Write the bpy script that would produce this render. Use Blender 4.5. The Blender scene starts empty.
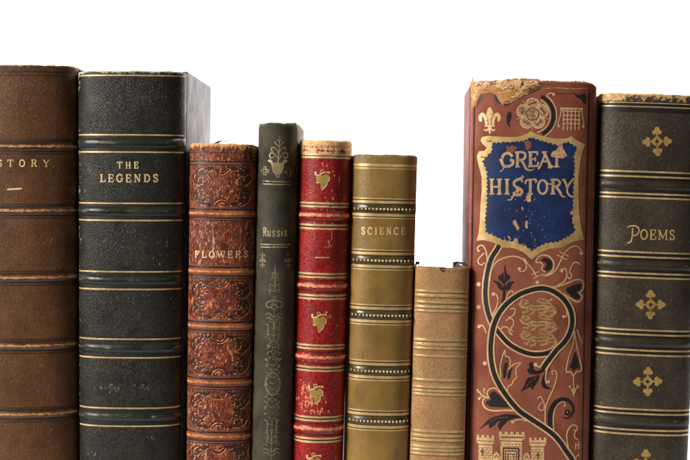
import bpy, bmesh, math, random
from mathutils import Vector, noise
from mathutils.geometry import delaunay_2d_cdt

random.seed(7)
scene = bpy.context.scene
COL = scene.collection
S = 0.0005            # metres per drawing unit (books are drawn in half-millimetres)
XC, TY, HY = 345.0, 540.0, 170.0   # drawing x under the camera, table line, eye level

# ------------------------------------------------------------------ camera, world, lamps, exposure
cam_d = bpy.data.cameras.new('camera')
cam = bpy.data.objects.new('camera', cam_d); COL.objects.link(cam)
DIST = 0.80
cam.location = (0, -DIST, (TY - HY) * S)
cam.rotation_euler = (math.radians(90), 0, 0)
cam_d.sensor_width = 36; cam_d.sensor_fit = 'HORIZONTAL'
cam_d.lens = 36 * DIST / (690 * S)
cam_d.shift_y = -(230 - HY) / 690
cam_d.clip_start = 0.02; cam_d.clip_end = 50
cam_d.dof.use_dof = True
cam_d.dof.focus_distance = DIST + 0.002
cam_d.dof.aperture_fstop = 10
scene.camera = cam

world = bpy.data.worlds.new('World'); scene.world = world
world.use_nodes = True
bgn = world.node_tree.nodes['Background']
bgn.inputs[0].default_value = (1, 1, 1, 1); bgn.inputs[1].default_value = 0.015

def lamp(name, loc, target, size, power, color=(1, 1, 1), size_y=None):
    l = bpy.data.lights.new(name, 'AREA'); l.energy = power; l.color = color
    l.shape = 'RECTANGLE'; l.size = size; l.size_y = size_y or size
    o = bpy.data.objects.new(name, l); COL.objects.link(o)
    o.location = loc
    o.rotation_euler = (Vector(target) - Vector(loc)).to_track_quat('-Z', 'Y').to_euler()
    return o

lamp('key_softbox', (-0.95, -0.60, 0.62), (0.05, 0, 0.16), 0.42, 20.0, (1.0, 0.955, 0.89))
lamp('fill_softbox', (0.55, -1.1, 0.50), (0.05, 0, 0.15), 0.8, 0.9, (1.0, 0.95, 0.88))
lamp('backdrop_lamp', (-0.75, 0.60, 1.15), (-0.2, 1.55, 0.30), 0.5, 42)
lamp('backdrop_lamp', (0.75, 0.60, 1.15), (0.2, 1.55, 0.30), 0.5, 42)
lamp('side_lamp', (0.70, 0.70, 0.50), (-0.1, 0.08, 0.20), 0.3, 0.9)
lamp('side_lamp', (-0.70, 0.70, 0.50), (0.1, 0.08, 0.20), 0.3, 0.5)

vs = scene.view_settings
vs.view_transform = 'Standard'; vs.look = 'None'; vs.exposure = 0; vs.gamma = 1
scene.cycles.use_denoising = True
scene.cycles.max_bounces = 8; scene.cycles.transparent_max_bounces = 24

# ------------------------------------------------------------------ node helpers
class NT:
    def __init__(s, name):
        s.m = bpy.data.materials.new(name); s.m.use_nodes = True
        s.t = s.m.node_tree; s.t.nodes.clear()
        s.out = s.t.nodes.new('ShaderNodeOutputMaterial')
        s.co = s.t.nodes.new('ShaderNodeTexCoord').outputs['Object']
    def n(s, typ, **kw):
        nd = s.t.nodes.new(typ)
        for k, v in kw.items(): setattr(nd, k, v)
        return nd
    def put(s, sock, v):
        if hasattr(v, 'is_output'): s.t.links.new(v, sock)
        else: sock.default_value = v
    def mapping(s, sc=(1, 1, 1), rot=(0, 0, 0), vec=None):
        m = s.n('ShaderNodeMapping'); s.put(m.inputs['Vector'], vec or s.co)
        m.inputs['Scale'].default_value = sc; m.inputs['Rotation'].default_value = rot
        return m.outputs[0]
    def noise(s, scale, detail=4, rough=0.55, vec=None, dist=0.0, color=False):
        m = s.n('ShaderNodeTexNoise'); s.put(m.inputs['Vector'], vec or s.co)
        m.inputs['Scale'].default_value = scale; m.inputs['Detail'].default_value = detail
        m.inputs['Roughness'].default_value = rough; m.inputs['Distortion'].default_value = dist
        return m.outputs['Color' if color else 'Fac']
    def vor(s, scale, vec=None, feature='F1', rnd=1.0):
        m = s.n('ShaderNodeTexVoronoi', feature=feature); s.put(m.inputs['Vector'], vec or s.co)
        m.inputs['Scale'].default_value = scale; m.inputs['Randomness'].default_value = rnd
        return m.outputs['Distance']
    def math(s, op, a, b=0.0, c=0.0, clamp=False):
        m = s.n('ShaderNodeMath', operation=op, use_clamp=clamp)
        s.put(m.inputs[0], a); s.put(m.inputs[1], b)
        if len(m.inputs) > 2: s.put(m.inputs[2], c)
        return m.outputs[0]
    def rng(s, v, a, b, c=0.0, d=1.0):
        m = s.n('ShaderNodeMapRange'); s.put(m.inputs[0], v)
        for i, q in enumerate((a, b, c, d)): m.inputs[i + 1].default_value = q
        return m.outputs[0]
    def mix(s, f, a, b, mode='MIX'):
        m = s.n('ShaderNodeMix', data_type='RGBA', blend_type=mode)
        s.put(m.inputs['Factor'], f)
        s.put(m.inputs[6], (*a, 1) if isinstance(a, tuple) else a)
        s.put(m.inputs[7], (*b, 1) if isinstance(b, tuple) else b)
        return m.outputs[2]
    def attr(s, name):
        return s.n('ShaderNodeAttribute', attribute_name=name).outputs['Fac']
    def bump(s, h, strength, dist=0.0003, normal=None):
        m = s.n('ShaderNodeBump'); s.put(m.inputs['Height'], h)
        m.inputs['Strength'].default_value = strength; m.inputs['Distance'].default_value = dist
        if normal: s.put(m.inputs['Normal'], normal)
        return m.outputs[0]
    def bsdf(s, col, rough=0.5, metal=0.0, normal=None, spec=0.5, coat=0.0, sheen=0.0):
        b = s.n('ShaderNodeBsdfPrincipled')
        s.put(b.inputs['Base Color'], (*col, 1) if isinstance(col, tuple) else col)
        s.put(b.inputs['Roughness'], rough); s.put(b.inputs['Metallic'], metal)
        s.put(b.inputs['Specular IOR Level'], spec)
        if coat: b.inputs['Coat Weight'].default_value = coat; b.inputs['Coat Roughness'].default_value = 0.25
        if sheen: b.inputs['Sheen Weight'].default_value = sheen
        if normal: s.put(b.inputs['Normal'], normal)
        return b.outputs[0]
    def done(s, sh):
        s.t.links.new(sh, s.out.inputs[0]); return s.m

def sr(r, g, b):
    f = lambda c: ((c / 255 + 0.055) / 1.055) ** 2.4 if c > 10 else c / 255 / 12.92
    return (f(r), f(g), f(b))

def cover(name, c1, c2, cdark, grain, gscale, gstr, rough=0.45, spec=0.5, wearcol=(0.4, 0.3, 0.2), wscale=500,
          wstretch=(1, 1, 1), low=45, base_wear=0.0, gcol=0.5, speck=None, rough_wear=0.75, crack=0.0, crackcol=None, stain=None, gdist=0.0003, wgain=9.0):
    """worn leather or book cloth: colour variation, grain relief, wear driven by the mesh's own 'wear' attribute"""
    t = NT(name)
    warp = t.n('ShaderNodeVectorMath', operation='MULTIPLY_ADD')
    t.put(warp.inputs[0], t.noise(230, 2, color=True)); warp.inputs[1].default_value = (0.0016,) * 3; t.put(warp.inputs[2], t.co)
    w = warp.outputs[0]
    if grain == 'pebble':
        v = t.mapping((1.0, 1.0, 0.75), (0, 0.6, 0), w)
        g = t.math('MULTIPLY', t.rng(t.vor(gscale, v, 'DISTANCE_TO_EDGE'), 0.0, 0.32), t.rng(t.noise(gscale * .45, 3), .3, .62, .45, 1))
    elif grain == 'wrinkle':
        v = t.mapping((1.0, 1.0, 0.42), (0, 0.08, 0), w)
        a = t.rng(t.vor(gscale, v, 'DISTANCE_TO_EDGE'), 0.0, 0.35)
        g = t.math('MULTIPLY', a, t.rng(t.noise(gscale * .8, 5, .65, t.mapping((1, 1, .3))), .35, .62, .35, 1))
    elif grain == 'smooth':
        g = t.noise(gscale, 6, .65)
    elif grain == 'fine':
        g = t.math('MULTIPLY', t.rng(t.vor(gscale, w), 0.0, 0.8, 1, 0), t.rng(t.noise(gscale * .6, 4), .3, .65, .4, 1))
    elif grain == 'cloth':
        sx = t.n('ShaderNodeSeparateXYZ'); t.put(sx.inputs[0], w)
        wob = t.noise(90, 3)
        a = t.math('SINE', t.math('ADD', t.math('MULTIPLY', sx.outputs[0], gscale), t.math('MULTIPLY', wob, 4.0)))
        b = t.math('SINE', t.math('ADD', t.math('MULTIPLY', sx.outputs[2], gscale * 1.12), t.math('MULTIPLY', wob, 5.0)))
        g = t.math('ADD', t.math('MULTIPLY', t.math('ADD', a, t.math('MULTIPLY', b, 1.2)), 0.2), t.noise(gscale * .3, 4, .7))
    elif grain == 'hatch':
        sx = t.n('ShaderNodeSeparateXYZ'); t.put(sx.inputs[0], w)
        d1 = t.math('ADD', sx.outputs[0], t.math('MULTIPLY', sx.outputs[2], .8)); d2 = t.math('SUBTRACT', sx.outputs[0], t.math('MULTIPLY', sx.outputs[2], .8))
        a = t.math('SINE', t.math('MULTIPLY', d1, gscale)); b = t.math('SINE', t.math('MULTIPLY', d2, gscale * .96))
        ab = t.math('MULTIPLY', t.math('ADD', t.math('ABSOLUTE', a), t.math('MULTIPLY', t.math('ABSOLUTE', b), .7)), 0.55)
        g = t.math('MULTIPLY', t.rng(ab, .3, .95), t.rng(t.noise(gscale * .3, 5, .8), .34, .62, .0, 1.1))
    col = t.mix(t.rng(t.noise(low, 6, .62, w), .36, .66), c1, c2)
    col = t.mix(t.math('MULTIPLY', t.rng(g, 0.55, 0.0), gcol, clamp=True), col, cdark)
    if stain:
        col = t.mix(t.rng(t.noise(stain[1], 7, .6, t.mapping((1, 1, .5))), .53, .66), col, stain[0])
    if speck:                                            # (colour, scale, threshold, stretch)
        sp = t.math('MULTIPLY', t.rng(t.noise(speck[1], 4, .7, t.mapping(speck[3])), speck[2], speck[2] + .07),
                    t.rng(t.noise(speck[1] * .12, 3), .40, .60))
        col = t.mix(sp, col, speck[0])
    if crack:
        cr = t.rng(t.noise(crack[0], 5, .6, t.mapping((1, 1, crack[1])), .6), crack[2], crack[2] + .035)
        cr = t.math('MULTIPLY', cr, t.rng(t.noise(55, 3), .45, .56))
        col = t.mix(cr, col, crackcol or wearcol)
    wn = t.noise(wscale, 8, .68, t.mapping(wstretch))
    wm = t.math('MULTIPLY', t.math('SUBTRACT', t.math('ADD', wn, t.math('ADD', t.attr('wear'), base_wear)), 1.0), wgain, clamp=True)
    wc = t.mix(t.rng(t.noise(wscale * 1.5, 4), .35, .65), wearcol, tuple(min(1, c * 1.75) for c in wearcol))
    col = t.mix(wm, col, wc)
    rg = t.math('ADD', t.rng(t.noise(75, 6, .65), .32, .66, rough - .1, rough + .16), t.math('MULTIPLY', wm, rough_wear - rough))
    h = t.math('SUBTRACT', t.math('MULTIPLY', g, t.rng(t.noise(38, 5, .6), .36, .62, .25, 1.0)), t.math('MULTIPLY', wm, .5))
    nrm = t.bump(h, gstr, gdist)
    nrm = t.bump(t.noise(70, 4), .25, .0012, nrm)
    return t.done(t.bsdf(col, rg, 0, nrm, spec))

def gilt(name, col, col2, worn=.40, rough=.38, scale=900, metal=.75, stretch=(1, 1, 1), thr_w=.07):
    t = NT(name)
    c = t.mix(t.rng(t.noise(350, 4), .35, .65), col, col2)
    c = t.mix(t.rng(t.noise(85, 4, .6), .38, .66, 0, .55), c, tuple(x * .5 for x in col2))
    n = t.bump(t.noise(1500, 3), .35, .0002)
    b = t.bsdf(c, rough, metal, n)
    tr = t.n('ShaderNodeBsdfTransparent').outputs[0]
    ms = t.n('ShaderNodeMixShader')
    f = t.math('SUBTRACT', t.noise(scale, 5, .7, t.mapping(stretch)), t.attr('wear'))
    f = t.math('SUBTRACT', f, t.rng(t.noise(60, 4), .50, .70, 0, .06))
    t.put(ms.inputs[0], t.rng(f, worn - thr_w, worn)); t.put(ms.inputs[1], tr); t.put(ms.inputs[2], b)
    return t.done(ms.outputs[0])

def ink(name, col, worn=.36, rough=.55, scale=1100):
    t = NT(name)
    c = t.mix(t.noise(900, 4), col, tuple(x * 1.9 for x in col))
    b = t.bsdf(c, rough, 0, t.bump(t.noise(1300, 4), .5, .0002))
    tr = t.n('ShaderNodeBsdfTransparent').outputs[0]
    ms = t.n('ShaderNodeMixShader')
    t.put(ms.inputs[0], t.rng(t.noise(scale, 5, .7), worn - .06, worn)); t.put(ms.inputs[1], tr); t.put(ms.inputs[2], b)
    return t.done(ms.outputs[0])

def pages_mat():
    t = NT('page_edges')
    lines = t.noise(1.0, 3, .6, t.mapping((2600, 8, 8)))
    c = t.mix(t.rng(lines, .3, .7), (0.30, 0.22, 0.13), (0.62, 0.52, 0.36))
    return t.done(t.bsdf(c, .85, 0, t.bump(lines, .5, .0003)))

# ------------------------------------------------------------------ mesh helpers
def mesh_obj(name, verts, faces, mat, parent=None, wear=None, smooth=True):
    me = bpy.data.meshes.new(name)
    me.from_pydata(verts, [], faces); me.update()
    if smooth: me.polygons.foreach_set('use_smooth', [True] * len(me.polygons))
    if wear is not None:
        a = me.attributes.new('wear', 'FLOAT', 'POINT'); a.data.foreach_set('value', wear)
    me.materials.append(mat)
    o = bpy.data.objects.new(name, me); COL.objects.link(o)
    if parent: o.parent = parent
    return o

def catmull(pts, step=0.8, closed=False):
    n = len(pts)
    if n < 3 and not closed:
        (x0, y0), (x1, y1) = pts[0][:2], pts[-1][:2]
        k = max(1, int(math.hypot(x1 - x0, y1 - y0) / step))
        return [(x0 + (x1 - x0) * i / k, y0 + (y1 - y0) * i / k) for i in range(k + 1)]
    out = []
    for i in range(n if closed else n - 1):
        g = (lambda j: pts[j % n]) if closed else (lambda j: pts[min(max(j, 0), n - 1)])
        p0, p1, p2, p3 = g(i - 1), g(i), g(i + 1), g(i + 2)
        k = max(1, int(math.hypot(p2[0] - p1[0], p2[1] - p1[1]) / step))
        for j in range(k):
            u = j / k
            out.append(tuple(.5 * (2 * p1[a] + (p2[a] - p0[a]) * u + (2 * p0[a] - 5 * p1[a] + 4 * p2[a] - p3[a]) * u * u
                       + (-p0[a] + 3 * p1[a] - 3 * p2[a] + p3[a]) * u ** 3) for a in (0, 1)))
    if not closed: out.append(tuple(pts[-1][:2]))
    return out

def straight(pts, step=1.0, closed=False):
    out = []; n = len(pts)
    for i in range(n if closed else n - 1):
        a, b = pts[i], pts[(i + 1) % n]
        k = max(1, int(math.hypot(b[0] - a[0], b[1] - a[1]) / step))
        out += [(a[0] + (b[0] - a[0]) * j / k, a[1] + (b[1] - a[1]) * j / k) for j in range(k)]
    if not closed: out.append(pts[-1])
    return out

# ------------------------------------------------------------------ a book
class Book:
    def __init__(s, name, label, xl, xr, xlb, xrb, ytop, bulge, p, depth, cover_m, board_m, pages_m, out_l=1.0, out_r=1.0,
                 yaw=0.0, roll=2.5, rag=0.6, board_drop=2.0, edge_wear=.25, top_wear=.35, side_wear=.2, seed=0, group='old books standing in a row',
                 joint=4, ribs=(), ribbon=None, corner=1.5, page_drop=9, low_wear=0.0, rag_scale=.09):
        s.p, s.bulge, s.roll = p, bulge, roll
        ax_t, ax_b = (xl + xr) / 2, (xlb + xrb) / 2
        slope = (ax_t - ax_b) / (460 - ytop)
        s.th = math.atan(slope)
        s.xb = ax_b - slope * (TY - 460)
        wt, wb = (xr - xl) / 2, (xrb - xlb) / 2
        s.k = (wt - wb) / (460 - ytop); s.w0 = wb - s.k * (TY - 460)
        s.lift0 = s.w0 * abs(math.sin(s.th))
        s.root = bpy.data.objects.new(name, None); COL.objects.link(s.root)
        s.root.empty_display_size = 0.02
        s.root.location = ((s.xb - XC) * S, 0, s.lift0 * S)
        s.root.rotation_mode = 'ZYX'; s.root.rotation_euler = (0, s.th, yaw)
        s.root['label'] = label; s.root['category'] = 'book'; s.root['group'] = group
        s.zt = s.loc(ax_t, ytop)[1]
        s.ribs = [(s.loc(s.ax(y), y)[1], hh, h) for (y, hh, h) in ribs]
        s.seed = seed
        # spine shell
        cols = []
        n = max(40, int(1.3 * s.w(s.zt)))
        for i in range(n + 1):
            cols.append(-math.pi / 2 + math.pi * i / n)
        rows = []
        z = 0.0
        while z < s.zt - roll:
            rows.append(z); z += 1.0 if z > 70 else 4.0
        verts, wear = [], []
        prof = [(z, 0.0) for z in rows]
        for i in range(9):
            a = math.pi / 2 * i / 8
            prof.append((s.zt - roll + roll * math.sin(a), roll * (1 - math.cos(a))))
        prof += [(s.zt - .3, roll + 3.5), (s.zt - 2.0, roll + 5.5), (s.zt - 9, roll + 6)]
        for (z, back) in prof:
            first = True
            line = []
            for c in cols:
                x, y = s.curve(c, z); line.append((x, y, x / s.w(z)))
            (xa, ya, _), (xe, ye, _) = line[0], line[-1]
            line = [(xa + 1.2, ya + joint + 5, -1), (xa, ya + joint, -1)] + line + [(xe, ye + joint, 1), (xe - 1.2, ye + joint + 5, 1)]
            for (x, y, t) in line:
                d = s.zt - z
                f = max(0.0, 1 - d / 10)
                nz = noise.fractal(Vector((x * rag_scale + seed * 31, 3.7, seed)), .9, 2.1, 5) * rag
                zz = z + nz * f - corner * f * max(0.0, (abs(t) - .84) / .16) ** 2
                yy = y + back * (1 if abs(t) < .98 else .6) - s.rib(z)
                yy += f * rag * .4 * noise.noise(Vector((x * .2, z * .3, seed + 9)))
                yy += .35 * noise.noise(Vector((x * .035, z * .03, seed + 4)))
                verts.append((x * S, yy * S, zz * S))
                wv = low_wear + edge_wear + top_wear * math.exp(-max(d, 0) / 3.2) + side_wear * max(0, abs(t) - .86) / .14
                wear.append(wv + s.extra_wear(x, z))
        nc = len(cols) + 4
        faces = [(r * nc + c, r * nc + c + 1, (r + 1) * nc + c + 1, (r + 1) * nc + c) for r in range(len(prof) - 1) for c in range(nc - 1)]
        s.spine = mesh_obj('spine', verts, faces, cover_m, s.root, wear)
        # boards
        for sg, out in ((-1, out_l), (1, out_r)):
            s.board(sg, out, depth, board_drop, board_m, joint)
        # page block: slightly rounded at the back
        w = s.w(s.zt) - 7; wb_ = s.w(0) - 7; zt = s.zt - page_drop
        y0, y1 = s.bulge + 2, depth / S - 8
        pv, pf = [], []
        m = 14
        for (z, ww) in ((5, wb_), (zt, w)):
            for i in range(m + 1):
                x = -ww + 2 * ww * i / m
                pv.append((x * S, (y0 - (1 - (x / ww) ** 2) * 5) * S, z * S))
            for i in range(m + 1):
                x = ww - 2 * ww * i / m
                pv.append((x * S, (y1 - (1 - (x / ww) ** 2) * 5) * S, z * S))
        q = 2 * (m + 1)
        pf.append(tuple(range(q))[::-1]); pf.append(tuple(range(q, 2 * q)))
        pf += [(i, (i + 1) % q, q + (i + 1) % q, q + i) for i in range(q)]
        mesh_obj('page_block', pv, pf, pages_m, s.root, smooth=False)

    def extra_wear(s, x, z): return 0.0
    def ax(s, Y): return s.xb + (TY - Y) * math.tan(s.th)
    def w(s, z): return s.w0 + s.k * z
    def loc(s, X, Y):
        dx, dz = X - s.xb, TY - Y - s.lift0
        c, n = math.cos(s.th), math.sin(s.th)
        return dx * c - dz * n, dx * n + dz * c
    def curve(s, a, z):
        sn, cs = math.sin(a), math.cos(a); e = 2 / s.p
        return s.w(z) * math.copysign(abs(sn) ** e, sn), s.bulge * (1 - abs(cs) ** e)
    def rib(s, z):
        h = 0
        for (zc, hh, hi) in s.ribs:
            v = (z - zc) / hh
            if abs(v) < 1: h += hi * (1 - v * v) ** 1.0
        return h
    def depth(s, x, z):
        t = min(.9995, abs(x) / s.w(z))
        y = s.bulge * (1 - (1 - t ** s.p) ** (1 / s.p)) - s.rib(z)
        y += .35 * noise.noise(Vector((x * .035, z * .03, s.seed + 4)))
        d = s.zt - s.roll
        if z > d:
            q = min(1, (z - d) / s.roll); y += s.roll * (1 - math.sqrt(max(0, 1 - q * q)))
        return y
    def board(s, sg, out, depth, drop, mat, joint):
        y0, y1 = s.bulge + joint + .5, depth / S
        zt = s.zt - drop
        bm = bmesh.new()
        vs_ = []
        for z in (0.0, zt):
            xo = sg * (s.w(z) + out); xi = sg * (s.w(z) - 5.5)
            for (x, y) in ((xi, y0), (xo, y0), (xo, y1), (xi, y1)):
                vs_.append(bm.verts.new((x * S, y * S, z * S)))
        bm.faces.new(vs_[0:4]); bm.faces.new(vs_[4:8])
        for i in range(4): bm.faces.new((vs_[i], vs_[(i + 1) % 4], vs_[4 + (i + 1) % 4], vs_[4 + i]))
        bmesh.ops.recalc_face_normals(bm, faces=bm.faces)
        bmesh.ops.bevel(bm, geom=bm.edges[:], offset=1.6 * S, segments=3, profile=.6, affect='EDGES')
        bmesh.ops.subdivide_edges(bm, edges=[e for e in bm.edges if e.calc_length() > .02], cuts=12, use_grid_fill=True)
        me = bpy.data.meshes.new('board'); bm.to_mesh(me); bm.free()
        me.polygons.foreach_set('use_smooth', [True] * len(me.polygons))
        wv = []
        for v in me.vertices:
            e = min(abs(v.co.z / S - zt), abs(v.co.y / S - y1), abs(v.co.y / S - y0))
            wv.append(.15 + .35 * math.exp(-e / 3))
        a = me.attributes.new('wear', 'FLOAT', 'POINT'); a.data.foreach_set('value', wv)
        me.materials.append(mat)
        o = bpy.data.objects.new('board', me); COL.objects.link(o); o.parent = s.root
        return o
    # a leather band raised across the spine (a strip of its own following the spine's curve)
    def band(s, Y, hh, h, mat, wear=.42, tmax=1.0, sharp=2.2, wob=.25):
        zc = s.loc(s.ax(Y), Y)[1]
        n = 64; m = 16
        verts, wv = [], []
        for j in range(m + 1):
            v = -1 + 2 * j / m
            for i in range(n + 1):
                a = -math.pi / 2 + math.pi * i / n
                z = zc + v * hh
                x, y = s.curve(a * tmax, z)
                x2, y2 = s.curve(a * tmax + .02 if a < 1.5 else a * tmax, z); x1, y1 = s.curve(a * tmax - .02 if a > -1.5 else a * tmax, z)
                tx, ty = x2 - x1, y2 - y1; L = math.hypot(tx, ty) or 1
                nx, ny = ty / L, -tx / L
                b = h * (1 - abs(v) ** sharp) - .05 if abs(v) < 1 else -.15
                b *= max(0.0, 1 - abs(x / s.w(z)) ** 6) * .85 + .15
                b *= 1 + .18 * noise.noise(Vector((x * .15, Y, s.seed)))
                zz = z + wob * noise.noise(Vector((x * .08, Y * .7, s.seed + 2)))
                y += .35 * noise.noise(Vector((x * .035, z * .03, s.seed + 4)))
                verts.append(((x + nx * b) * S, (y + ny * b) * S, zz * S))
                cr = max(0, 1 - (v - .1) ** 2 * 2.2)
                wv.append(wear * cr + .14 * max(0, abs(x / s.w(z)) - .75) * 4 * cr)
        q = n + 1
        faces = [(j * q + i, j * q + i + 1, (j + 1) * q + i + 1, (j + 1) * q + i) for j in range(m) for i in range(n)]
        return mesh_obj('raised_band', verts, faces, mat, s.spine, wv)

class Art:
    """flat tooling (gilt, ink) that lies on a book's spine; drawn in drawing units"""
    def __init__(s, b, lift=.16): s.b, s.lift, s.v, s.f, s.w, s.segs = b, lift, [], [], [], []
    def pt(s, X, Y, lift=0, wear=0):
        x, z = s.b.loc(X, Y)
        s.v.append((x * S, (s.b.depth(x, z) - s.lift - lift) * S, z * S)); s.w.append(wear)
        return len(s.v) - 1
    def stroke(s, pts, w, lift=0, smooth=True, closed=False, taper=None, wear=0, step=.8):
        ps = catmull(pts, step, closed) if smooth else straight(pts, step, closed)
        n = len(ps)
        if n < 2: return
        ids = []
        for i, (x, y) in enumerate(ps):
            a = ps[(i - 1) % n] if (closed or i) else ps[0]
            c = ps[(i + 1) % n] if (closed or i < n - 1) else ps[-1]
            dx, dy = c[0] - a[0], c[1] - a[1]; L = math.hypot(dx, dy) or 1
            u = i / max(1, n - 1)
            ww = (w if taper is None else w * (taper[0] + (taper[1] - taper[0]) * u if len(taper) == 2 else
                  (taper[0] + (taper[1] - taper[0]) * u * 2 if u < .5 else taper[1] + (taper[2] - taper[1]) * (u * 2 - 1)) * 1)) / 2
            nx, ny = -dy / L * ww, dx / L * ww
            ids.append((s.pt(x + nx, y + ny, lift, wear), s.pt(x, y, lift, wear), s.pt(x - nx, y - ny, lift, wear)))
        for i in range(n if closed else n - 1):
            a, b = ids[i], ids[(i + 1) % n]
            s.f.append((a[0], b[0], b[1], a[1])); s.f.append((a[1], b[1], b[2], a[2]))
    def poly(s, pts, lift=0, smooth=False, wear=0, grid=2.5):
        ps = catmull(pts, 1.0, True) if smooth else straight(pts, 1.5, True)
        n = len(ps)
        xs = [p[0] for p in ps]; ys = [p[1] for p in ps]
        inner = []
        x = min(xs) + grid / 2
        while x < max(xs):
            y = min(ys) + grid / 2
            while y < max(ys):
                inner.append((x, y)); y += grid
            x += grid
        vv = [Vector(p) for p in ps + inner]
        try:
            r = delaunay_2d_cdt(vv, [(i, (i + 1) % n) for i in range(n)], [], 1, 1e-4)
        except Exception:
            return
        ids = [s.pt(p[0], p[1], lift, wear) for p in r[0]]
        s.f += [tuple(ids[i] for i in f) for f in r[2]]
    def disc(s, X, Y, r, lift=0, wear=0, n=12, ry=None):
        ry = ry or r
        c = s.pt(X, Y, lift, wear)
        ring = [s.pt(X + r * math.cos(2 * math.pi * i / n), Y + ry * math.sin(2 * math.pi * i / n), lift, wear) for i in range(n)]
        s.f += [(c, ring[i], ring[(i + 1) % n]) for i in range(n)]
    def ring(s, X, Y, r, w, lift=0, a0=0, a1=360, ry=None, wear=0):
        ry = ry or r
        k = 20
        pts = [(X + r * math.cos(math.radians(a0 + (a1 - a0) * i / k)), Y + ry * math.sin(math.radians(a0 + (a1 - a0) * i / k))) for i in range(k + 1)]
        s.stroke(pts[:-1] if a1 - a0 == 360 else pts, w, lift, closed=a1 - a0 == 360, wear=wear)
    def curl(s, pts, w, lift=0, dot=1.2, wear=0):       # a tapering tendril that ends in a ball
        s.stroke(pts, w, lift, wear=wear); s.disc(pts[-1][0], pts[-1][1], dot, lift, wear)
    def rule(s, Y, w, t=.985, lift=0, wear=0, wob=.12, fadeL=0):
        b = s.b; zc = b.loc(b.ax(Y), Y)[1]
        n = 90; st = len(s.v); fs = len(s.f)
        for i in range(n + 1):
            a = (-1 + 2 * i / n) * math.asin(t ** (b.p / 2))
            jit = wob * noise.noise(Vector((i * .14, Y, b.seed)))
            for dz in (-w / 2, 0, w / 2):
                z = zc + dz + jit
                x, y = b.curve(a, z)
                y += .35 * noise.noise(Vector((x * .035, z * .03, b.seed + 4))) - b.rib(z)
                s.v.append((x * S, (y - s.lift - lift) * S, z * S)); s.w.append(wear + fadeL * max(0, abs(i / n - .5) * 2 - .8))
        for i in range(n):
            for k in (0, 1):
                q = st + i * 3 + k
                s.f.append((q, q + 3, q + 4, q + 1))
        s.segs.append((st, len(s.v), fs, len(s.f)))
    def build(s, name, mat, parent=None, seg='gilt_rule'):
        if s.segs:                                       # every rule is a strip of its own
            for (v0, v1, f0, f1) in s.segs:
                mesh_obj(seg, s.v[v0:v1], [tuple(i - v0 for i in f) for f in s.f[f0:f1]], mat, parent or s.b.spine, s.w[v0:v1])
            keep = [f for k, f in enumerate(s.f) if not any(f0 <= k < f1 for (_, _, f0, f1) in s.segs)]
            if not keep: return
            used = sorted({i for f in keep for i in f}); mp = {u: k for k, u in enumerate(used)}
            return mesh_obj(name, [s.v[u] for u in used], [tuple(mp[i] for i in f) for f in keep], mat, parent or s.b.spine, [s.w[u] for u in used])
        return mesh_obj(name, s.v, s.f, mat, parent or s.b.spine, s.w)

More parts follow.
